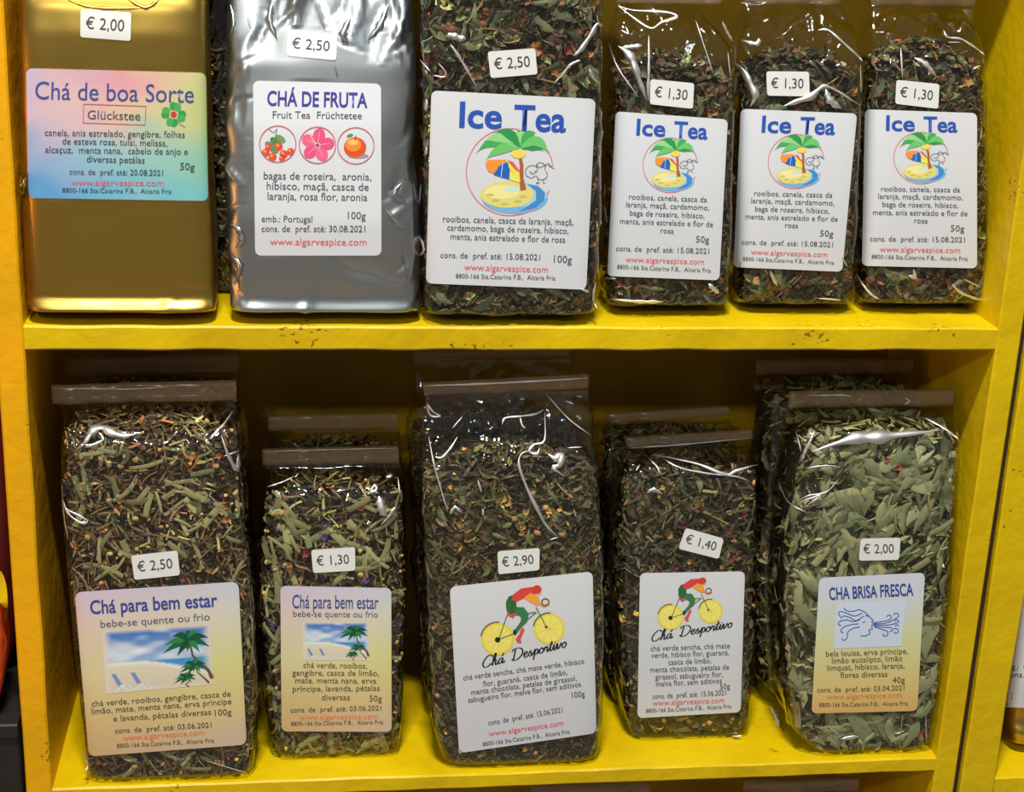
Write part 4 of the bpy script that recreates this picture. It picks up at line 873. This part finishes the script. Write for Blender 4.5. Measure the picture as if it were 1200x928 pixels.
WE2_B = [(14, 'wide', .014, .026, (130, 130, 88), .2), (7, 'strip', .014, .026, (140, 138, 96), .2), (3, 'chunk', .004, .007, (190, 156, 92), .15), (2, 'petal', .006, .01, (116, 40, 50), .2), (2, 'bigleaf', .010, .018, (92, 96, 58), .2), (1, 'petal', .005, .007, (60, 60, 120), .2)]
SP_S = [(30, 'leaf', .008, .018, (70, 66, 44), .35), (16, 'strip', .008, .018, (74, 68, 46), .3), (14, 'flake', .004, .008, (56, 44, 30), .35), (8, 'leaf', .007, .012, (100, 100, 62), .25), (3, 'curl', .004, .008, (150, 124, 62), .25), (2, 'petal', .003, .006, (186, 148, 74), .2), (1.5, 'petal', .004, .006, (84, 40, 56), .2)]
SP_B = [(10, 'bigleaf', .010, .018, (92, 96, 60), .2), (4, 'petal', .005, .010, (168, 138, 76), .25), (4, 'curl', .008, .014, (144, 122, 66), .25), (6, 'bigleaf', .012, .02, (66, 64, 44), .25), (2, 'chunk', .005, .008, (166, 124, 84), .2), (4, 'stalk', .012, .024, (128, 108, 66), .2), (4, 'strip', .01, .02, (84, 80, 52), .2)]
SM_B = SP_B+[(4, 'petal', .006, .010, (104, 30, 56), .2), (2, 'bigleaf', .012, .02, (104, 112, 76), .15)]
BF_S = [(30, 'leaf', .010, .022, (108, 110, 80), .3), (16, 'leaf', .008, .018, (76, 78, 54), .35), (10, 'strip', .009, .02, (124, 126, 84), .25), (8, 'flake', .005, .01, (84, 84, 54), .3), (4, 'flake', .004, .009, (72, 48, 38), .3), (3, 'stalk', .01, .02, (130, 118, 78), .2)]
BF_B = [(20, 'bigleaf', .030, .058, (118, 124, 88), .25), (7, 'bigleaf', .026, .050, (138, 140, 102), .18), (5, 'bigleaf', .018, .03, (92, 98, 66), .25), (6, 'wide', .014, .030, (142, 138, 100), .18), (4, 'stalk', .014, .026, (150, 140, 96), .15), (1, 'petal', .005, .008, (150, 60, 50), .2)]
low = []
# 1
b1 = Bag([(917, 108, 296), (910, 102, 300), (880, 98, 303), (800, 91, 303), (750, 85, 302), (700, 81, 298), (640, 76, 292), (560, 71, 286), (520, 72, 283), (495, 75, 279), (474, 68, 276), (471, 66, 276)], .003, .062, Z1,
         [(917, .003, 0), (908, 0, 0), (525, 0, 0), (505, .006, .006), (474, .0295, .0305)], seed=31)
r1 = make('tea_bag', 'large clear bag reading Chá para bem estar with € 2,50 sticker, at the left end', 'tea bag', None, b1, FILM, B1_Q, 8, col_peach, art_b1, prc=[(153.5, 651), (208, 645), (211, 674), (157.5, 679.5)], ptext='€ 2,50', folds=34, amp=.0025)
s1 = fill(b1, r1, WE_S, 8000, zpx(.010, 515, 200), big=WE_B, nbig=170, seed=31); h1 = header(r1, [(60, 452), (277, 446), (277, 470), (61, 474)], .003+.031, seed=31)
low.append((r1, (0, .064, 0), 'rear clear tea bag almost hidden behind the large bag at the left end'))
# 2
b2 = Bag([(890, 322, 463), (884, 317, 466), (850, 313, 468), (800, 309, 470), (700, 301, 474), (650, 303, 473), (600, 307, 471), (575, 309, 470), (546, 310, 468), (543, 310, 468)], .027, .05, Z1,
         [(890, .003, 0), (883, 0, 0), (592, 0, 0), (575, .004, .004), (546, .0235, .0245)], seed=32)
r2 = make('tea_bag', 'small clear bag reading Chá para bem estar with € 1,30 sticker', 'tea bag', None, b2, FILM, B2_Q, 6, col_peach, art_b2, prc=[(364.5, 644.5), (416, 641), (416.5, 668.5), (367, 671.5)], ptext='€ 1,30', folds=26, amp=.0025)
fill(b2, r2, WE_S, 4200, zpx(.03, 590, 390), big=WE2_B, nbig=120, seed=32); header(r2, [(307, 527), (467, 523), (467, 543), (308, 546)], .027+.025, seed=32)
low.append((r2, (.003, .062, .004), 'rear small clear tea bag standing behind the small Chá para bem estar bag'))
# 3
b3 = Bag([(900, 520, 696), (893, 512, 702), (870, 505, 704), (850, 500, 706), (750, 494, 708), (660, 491, 707), (600, 489, 704), (560, 489, 702), (520, 494, 698), (480, 498, 692), (462, 498, 690), (458, 498, 689)], .006, .064, Z1,
         [(900, .003, 0), (892, 0, 0), (590, 0, 0), (545, .005, .006), (462, .0305, .0315)], seed=33, belly=.006)
r3 = make('tea_bag', 'large clear bag with cyclist picture and € 2,90 sticker', 'tea bag', None, b3, FILM, B3_Q, 7, white((212, 214, 220)), art_b3, prc=[(583, 646), (632.5, 642), (632, 668), (584, 673)], ptext='€ 2,90', folds=44, amp=.0027, foldz=(.15, 1))
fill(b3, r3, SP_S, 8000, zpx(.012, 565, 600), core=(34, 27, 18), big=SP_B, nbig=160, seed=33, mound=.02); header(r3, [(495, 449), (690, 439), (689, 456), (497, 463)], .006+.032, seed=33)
low.append((r3, (-.003, .066, .004), 'rear clear tea bag behind the large cyclist bag'))
# 4
b4 = Bag([(874, 733, 871), (866, 727, 875), (830, 719, 880), (750, 714, 885), (700, 711, 887), (640, 712, 888), (600, 714, 889), (560, 717, 889), (540, 726, 888), (527, 733, 884), (522, 735, 882)], .038, .05, Z1,
         [(874, .003, 0), (866, 0, 0), (565, 0, 0), (548, .004, .004), (524, .0235, .0245)], seed=34)
r4 = make('tea_bag', 'small clear bag with cyclist picture and tilted € 1,40 sticker', 'tea bag', None, b4, FILM, B4_Q, 6, white((212, 214, 220)), art_b4, prc=[(803.5, 618.5), (848, 631), (842.5, 655), (795, 643)], ptext='€ 1,40', folds=28, amp=.0025)
fill(b4, r4, SP_S, 4200, zpx(.042, 560, 800), core=(34, 27, 18), big=SM_B, nbig=110, seed=34); header(r4, [(732, 513), (880, 504), (882, 515), (736, 527)], .038+.025, seed=34)
low.append((r4, (-.004, .052, .001), 'rear small clear tea bag behind the small cyclist bag'))
# 5
b5 = Bag([(887, 936, 1086), (880, 924, 1092), (860, 906, 1097), (820, 899, 1101), (760, 896, 1107), (700, 895, 1113), (650, 899, 1117), (600, 902, 1122), (557, 908, 1125), (515, 916, 1125), (495, 921, 1120), (478, 923, 1117), (475, 923, 1117)], .006, .068, Z1,
         [(887, .003, 0), (878, 0, 0), (535, 0, 0), (508, .005, .006), (478, .0325, .0335)], seed=35)
r5 = make('tea_bag', 'clear bag of big pale green leaves reading CHA BRISA FRESCA', 'tea bag', None, b5, FILM, B5_Q, 6, col_cool, art_b5, prc=[(1008.5, 631), (1055.5, 630), (1053.5, 656), (1006.5, 657)], ptext='€ 2,00', folds=34, amp=.0025)
fill(b5, r5, BF_S, 3000, zpx(.012, 520, 1010), core=(52, 52, 34), big=BF_B, nbig=240, seed=35, tilt=.45, lay0=(.004, .011)); header(r5, [(926, 459), (1118, 457), (1116, 476), (923, 478)], .006+.034, seed=35)
low.append((r5, (-.006, .070, .003), 'rear clear tea bag behind the bag of big pale leaves'))

# ---- the compartment below: only the closed tops of three bags show
def pj(X):
    d = np.asarray(X, float)-CAM; z = d@FW; return 600+FPX*(d@RT)/z, 464-FPX*(d@UP)/z
def world_rows(xa, xb, y, zs): return [(float(pj((xa, y, z))[1]), float(pj((xa, y, z))[0]), float(pj((xb, y, z))[0])) for z in zs]
for i, (hq, y0, lab) in enumerate((([(622, 919), (760, 915), (760, 931), (622, 935)], .03, 'closed top of a clear tea bag at the bottom edge, under the cyclist bags'),
                                   ([(872, 914), (1006, 912), (1006, 927), (872, 929)], .03, 'closed top of a clear tea bag at the bottom edge, under the pale leaf bag'),
                                   ([(300, 938), (450, 933), (450, 950), (300, 954)], .03, 'clear tea bag below the small Chá para bem estar bag, only its edge in view'))):
    ym = y0+.026; xa, zt = hit(np.array(float(hq[3][0])), np.array(float(hq[3][1])), 1, ym)[[0, 2]]; xb = float(hit(np.array(float(hq[2][0])), np.array(float(hq[2][1])), 1, ym)[0])
    rows = world_rows(xa-.004, xb+.004, y0, (-.7338, -.72, -.6, zt-.03, zt-.012)); top = (hq[3][1]+hq[2][1])/2.; rows.append((top, hq[3][0]+1, hq[2][0]-1)); rows.append((top-3, hq[3][0]+1, hq[2][0]-1))
    rows = [rows[0]]+[r for r in rows[1:-2] if r[0] > top+8]+rows[-2:]
    b = Bag(rows, y0, .052, -.7338, [(2000, 0, 0), (top+26, 0, 0), (top+2, .0245, .0255)], seed=60+i); b.bvh(); root = empty('tea_bag', (float(b.cx[0]), y0+.026, b.zmin)); tag(root, lab, 'tea bag', 'tea bags in the compartment below')
    b.shell('clear_film', FILM, root, random_folds(b.rs, 20, b.zmin, b.zmax), .0025); fill(b, root, SP_S, 1500, zt-.03, seed=60+i); header(root, hq, ym, seed=60+i)

# ---- pouch in the second unit
yb_ = float(hit(np.array(1185.), np.array(866.), 2, -.3747)[1])
rows = [(866, 1158, 1330), (860, 1156, 1331), (800, 1160, 1336), (650, 1170, 1348), (500, 1178, 1356), (440, 1182, 1358)]
g2 = Bag(rows, yb_-.026, .055, -.3735, [(866, 0, 0), (862, -.002, 0), (845, .004, 0), (800, .0, 0), (480, .004, .004), (440, .024, .024)], seed=71, base_in=.001, belly=.001, over=.027)
g2r = make('tea_pouch', 'gold foil pouch with plain white label in the second unit, at the right edge', 'tea bag', None, g2, GOLD, [(1176, 600), (1318, 604), (1312, 834), (1166, 828)], 7, white(),
    lambda p, l: (line(l, 'Orig.:  C', 1172.5, 784, 1205, 784.5, 6.6, GREY), line(l, 'cons. de  pref.', 1178.5, 793.5, 1240, 794.5, 6.6, GREY)), folds=4, amp=.0008, foldz=(0, .2), shellname='foil_pouch', fine=.0001)

# ---- left of the unit: dark stand with two packets
BLK = plain('black_board', (26, 20, 18), .6); REDP = plain('red_packet_print', (226, 96, 44), .55); DRED = plain('dark_red_packet_print', (78, 12, 10), .5)
zs = -.299
st = empty('display_stand', (-.12, 0, -.78)); tag(st, 'black display stand left of the yellow shelf unit', 'stand')
for (x0, x1, y0, y1, z0, z1) in ((-.30, -.0215, .0, .2, zs-.012, zs), (-.30, -.0215, .003, .012, -.775, zs-.012), (-.30, -.288, .012, .2, -.775, zs-.012), (-.034, -.0215, .012, .2, -.775, zs-.012)):
    board('panel', x0, x1, y0, y1, z0, z1, BLK, st, 0)
def packet(lab, xa, xb, y0, d, z0, ztop, mat, seed, disc=None):
    b = Bag(world_rows(xa, xb, y0, np.linspace(z0+.001, ztop, 9)), y0, d, z0+.001, [(3000, 0, 0), (-500, 0, 0)], seed=seed, belly=.006)
    b.bvh(); k = np.clip((b.zmax-b.Z)/.03, 0, 1)**.5; ym = (b.yf+b.yb)/2; b.yf = ym-(ym-b.yf)*np.maximum(k, .04); b.yb = ym+(b.yb-ym)*np.maximum(k, .04)
    k2 = np.clip((b.Z-b.zmin)/.05, 0, 1); b.w = b.w*(.55+.45*np.sqrt(1-(1-k2)**2)); b.cx = b.cx-(xb-xa)*.18*(1-k2)*0
    r_ = empty('spice_packet', ((xa+xb)/2, y0+d/2, b.zmin)); tag(r_, lab, 'packet', 'packets left of the shelf unit'); b.bvh(); b.shell('foil_pouch', mat, r_, random_folds(b.rs, 14, b.zmin, b.zmax), .0012)
    if disc: a = Art(); a.disc(disc[0], disc[1], disc[2], (250, 214, 10), 0, 28); a.build(b, r_, 'round_print', lift=.002)
packet('orange-red packet with yellow round print, standing left of the shelf unit', -.105, -.0235, .006, .045, zs, zs+.108, REDP, 81, ((-2, 706), 11, 38))
packet('dark red packet behind the orange-red one, left of the shelf unit', -.125, -.0235, .075, .05, zs, zs+.27, DRED, 82)

# ---- glint ridges along the sharp folds of the film on each bag
glint_creases(ice, ir, [([(523, 43), (528, 41), (535, 43), (543, 46), (536, 46)], [3, 6, 6, 3]), ([(528, 52), (537, 65), (549, 85), (558, 101)], [3, 2.5, 1.5]), ([(494, 50), (503, 46), (508, 42)], 1), ([(494, 70), (505, 84)], 1.8), ([(508, 88), (520, 90), (522, 84), (514, 74)], 1.3),
    ([(705, 32), (699, 28), (692, 40), (680, 58), (672, 65)], [2, 3, 4, 4]), ([(680, 70), (668, 76), (658, 88), (648, 98)], [3, 2, 1]), ([(690, 80), (694, 90), (700, 98)], [3, 2]), ([(501, 116), (500, 130)], 3.5), ([(501, 172), (500, 182)], 3), ([(495, 215), (493, 240)], 1.4), ([(493, 275), (498, 292), (494, 300)], 2), ([(700, 180), (702, 200)], 1.2), ([(697, 330), (694, 350), (700, 362)], 1.5), ([(680, 338), (690, 342)], 3)])
ib = [o for o in COL.objects if o.get('category') == 'tea bag' and str(o.get('label')).startswith('small clear bag of Ice')]
IC = [[([(725, 8), (742, 13), (765, 14), (785, 16), (793, 21), (775, 27), (762, 34), (740, 20), (725, 8)], [1.2, 2, 3, 2, 1.2]), ([(760, 42), (760, 80), (759, 118)], [2, 2.5, 4]), ([(725, 54), (738, 66), (746, 86), (757, 117)], [3, 8, 6, 3]), ([(752, 54), (740, 55), (728, 56)], [5, 3]), ([(715, 50), (725, 80), (748, 114)], 1.6),
      ([(728, 36), (736, 40), (733, 32)], 1.3), ([(846, 25), (852, 38), (858, 48)], 2.5), ([(815, 25), (825, 55), (836, 88)], .9), ([(715, 350), (750, 353), (777, 353)], [1, 3, 3]), ([(830, 332), (836, 338), (842, 343)], 4), ([(711, 326), (722, 326)], 2), ([(710, 240), (713, 262)], 2), ([(711, 215), (710, 232)], 1.5), ([(852, 60), (855, 90)], 1.2)],
     [([(870, 47), (880, 51), (888, 51), (889, 45)], [2, 5, 4]), ([(864, 52), (863, 75)], 2), ([(858, 72), (870, 80), (878, 95), (885, 112), (879, 125)], [1.5, 3, 6, 7, 2]), ([(918, 124), (935, 118), (950, 113), (960, 104), (968, 101), (985, 109), (1007, 124)], [3, 6, 6, 3, 2.5, 1.5]), ([(967, 104), (972, 117), (985, 127)], [3, 8, 4]), ([(958, 36), (970, 36), (985, 48), (1000, 62), (1010, 72)], 2), ([(898, 2), (888, 6), (868, 3)], 1.5),
      ([(902, 317), (910, 334)], 4), ([(958, 349), (985, 351)], 2), ([(865, 90), (862, 112)], 2), ([(1007, 76), (1008, 108)], 1.6), ([(986, 300), (992, 312)], 1.6)],
     [([(1055, 56), (1057, 92)], [3, 1.5]), ([(1071, 68), (1084, 75), (1097, 90)], [3, 5, 2]), ([(1105, 36), (1110, 44), (1125, 46), (1140, 55), (1153, 65)], 1.9), ([(1110, 50), (1125, 50)], 1.2), ([(1140, 81), (1148, 77)], 2), ([(1006, 322), (1013, 335), (1022, 345), (1030, 350)], 2), ([(1070, 315), (1072, 325), (1064, 322)], 3), ([(1115, 332), (1125, 342), (1145, 350), (1156, 350)], [3, 1.5]), ([(1128, 326), (1148, 336)], 1.5), ([(1007, 158), (1011, 162)], 4), ([(1006, 176), (1011, 178)], 4), ([(1006, 210), (1008, 235)], 1.6), ([(1150, 150), (1148, 165)], 1.2)]]
for o, st_ in zip(ib, IC):
    bg_ = [L_[0] for L_ in LABELS if L_[1].parent == o][0]; glint_creases(bg_, o, st_)
glint_creases(b1, r1, [([(97, 522), (103, 514), (109, 505), (120, 502), (132, 508), (146, 511), (160, 509)], [3, 5, 7, 6, 7, 5, 2]), ([(116, 507), (121, 515), (112, 520), (100, 524)], 2.5), ([(246, 515), (255, 505), (262, 498), (272, 484)], [4, 2, 1]), ([(259, 510), (268, 535), (277, 550), (278, 532)], [1.5, 4, 3]), ([(262, 534), (279, 528)], 1.5),
    ([(74, 580), (78, 595), (92, 603), (103, 610), (95, 612), (80, 600), (74, 580)], 1.8), ([(73, 560), (76, 600), (81, 632)], 1.1), ([(95, 880), (104, 895), (98, 905)], 1.5), ([(240, 890), (290, 905)], 1.)])
glint_creases(b2, r2, [([(434, 576), (439, 569), (441, 574), (432, 578)], 2.2), ([(444, 581), (447, 595), (452, 604)], [6, 9, 6]), ([(463, 594), (456, 604), (446, 615)], [5, 3, 1]), ([(350, 555), (346, 560)], 1.2), ([(314, 571), (330, 566), (345, 559)], 1), ([(452, 560), (460, 558)], 4), ([(466, 560), (468, 580)], 1.2), ([(314, 600), (330, 596)], 1)])
glint_creases(b3, r3, [([(500, 471), (507, 482), (516, 488), (505, 487), (500, 474)], 1.8), ([(503, 512), (508, 540), (516, 570), (525, 600)], 1.4), ([(536, 512), (528, 525), (518, 536), (510, 536)], [1, 3, 1]), ([(542, 488), (530, 502)], 1.2), ([(588, 498), (592, 490), (610, 488), (628, 485), (637, 480)], 2), ([(609, 489), (612, 499), (616, 502)], 1.6),
    ([(638, 482), (638, 516), (626, 521), (620, 529), (629, 532), (632, 525)], [1, 2, 3, 3, 2]), ([(622, 528), (611, 532), (608, 545), (618, 573), (630, 597), (640, 615), (654, 629)], [1, 1.5, 2.5, 3.5, 2.5, 1.5]), ([(654, 629), (644, 632)], 1.2), ([(642, 532), (650, 537), (658, 533), (655, 545), (648, 548), (662, 558)], [4, 7, 5, 2]), ([(640, 462), (665, 490), (691, 510)], 1.1), ([(665, 525), (682, 524)], 1.4),
    ([(560, 562), (564, 577)], [3, 5, 2]), ([(566, 596), (566, 604)], 3), ([(527, 602), (533, 594), (541, 600)], 3), ([(538, 876), (540, 882)], 3), ([(672, 596), (675, 606)], 2)])
glint_creases(b4, r4, [([(764, 534), (790, 538), (820, 545), (850, 556), (862, 552), (887, 545)], [1, 2, 2.5, 3, 2]), ([(775, 537), (795, 548), (830, 555), (860, 558), (877, 563)], 1.4), ([(760, 538), (770, 548), (773, 556)], 1.6), ([(757, 577), (766, 573), (776, 578)], [2, 4, 2]), ([(750, 545), (745, 552)], 1.2), ([(857, 861), (870, 862)], 2.2)])
glint_creases(b5, r5, [([(952, 529), (975, 521), (1000, 514), (1018, 513), (1036, 512), (1060, 509), (1105, 505)], [2, 4, 9, 12, 10, 5, 1.5]), ([(940, 540), (944, 528), (955, 505)], [4, 3, 1]), ([(934, 505), (940, 530)], 1.4), ([(1084, 491), (1105, 502), (1124, 516)], 2), ([(945, 548), (968, 545), (985, 547)], 1.3), ([(936, 586), (948, 580), (968, 576), (983, 560)], 1.4), ([(936, 590), (945, 585), (962, 580), (945, 592)], 1.7),
    ([(913, 563), (925, 588), (945, 600)], 1.2), ([(902, 826), (908, 838), (912, 850)], [2, 2, 5]), ([(985, 865), (1005, 862)], 4), ([(1084, 835), (1085, 870)], 1.2), ([(970, 850), (985, 862)], 1.5)])
glint_creases(gold, gr, [([(76, -2), (100, 7), (130, 10), (171, 9)], [2, 3, 4, 2]), ([(148, -2), (171, 9), (188, -2)], [2, 4, 2]), ([(24, 205), (27, 218), (26, 232)], [2, 5, 2])], GOLD, .0002, 'foil_creases')
glint_creases(silv, sr, [([(268, 262), (280, 270), (284, 283), (276, 290)], [3, 6, 3]), ([(271, 300), (281, 312), (276, 330)], [3, 6, 2]), ([(452, 245), (466, 262), (479, 268)], [3, 6, 2]), ([(470, 215), (462, 228), (478, 240)], [2, 7, 3]), ([(455, 262), (463, 276)], 1.5), ([(391, 73), (396, 92)], [2, 4, 2]), ([(470, 280), (478, 330)], 1.4), ([(270, 5), (273, 28), (268, 45)], [2, 5, 2]), ([(320, 0), (316, 22), (325, 48)], [4, 7, 3]), ([(290, 20), (298, 46)], [3, 6, 2]), ([(412, 18), (402, 40), (408, 52)], [3, 8, 3]), ([(455, 5), (445, 30), (430, 48)], [3, 7, 3]), ([(372, 4), (380, 34)], [3, 7, 2])], SILV, .0002, 'foil_creases')

for root, y, st_ in ((r1, .034, [([(62, 455), (150, 456), (200, 453)], .8)]), (r2, .052, [([(309, 529), (380, 527), (466, 525)], .8)]), (r3, .038, [([(497, 452), (560, 450), (640, 446), (689, 443)], [1.6, 2.2, 2, 1])]),
                     (r4, .063, [([(737, 525), (800, 521), (881, 513)], [1.6, 1.8, 1])]), (r5, .040, [([(945, 464), (985, 463), (1000, 465)], [1, 2, 1]), ([(1060, 466), (1066, 470), (1060, 474)], 1.5)])):
    glint_creases(None, root, st_, plane=y-.0022, name='fold_glints'.replace('glints', 'edge'))  # raised glint line laid along each folded top
for o, g in ((gr, 'foil pouches on the upper shelf'), (sr, 'foil pouches on the upper shelf'), (unit, 'yellow shelf units'), (unit2, 'yellow shelf units')): tag(o, group=g)
for o in ib: tag(o, group=IG)
for o in (r1, r2, r3, r4, r5): tag(o, group='front row of tea bags on the lower shelf')

# ---- stickers get their print
run_jobs()
for bag, lb, p, l, mp in LABELS:
    if mp: (p.mapped(mp) if p else None); l.mapped(mp)
    if p and p.n: p.build(bag, lb, 'printed_picture')
    l.build(bag, lb, 'lettering', lift=.00108 if p is None else .00082)

# ---- rear bags: copies of the front ones with their film, filling, label and fold (no loose single leaves)
KEEP = ('clear_film', 'tea_blend', 'folded_top', 'label')
def copy_bag(root, off, label, group='bags standing behind the front row', keep=KEEP):
    r = root.copy(); COL.objects.link(r); r.location = Vector(root.location)+Vector(off); tag(r, label, group=group)
    for ch in list(root.children):
        if ch.name.split('.')[0] in keep:
            c = ch.copy(); COL.objects.link(c); c.parent = r; c.matrix_parent_inverse = ch.matrix_parent_inverse.copy()
            for g in ch.children: d = g.copy(); COL.objects.link(d); d.parent = c; d.matrix_parent_inverse = g.matrix_parent_inverse.copy()
    return r
for root, off, lab in low: copy_bag(root, off, lab)
rb = copy_bag(r3, (-.217, .075, .3540), 'rear dark tea bag seen through the gap between the gold and silver pouches', keep=KEEP[:3])
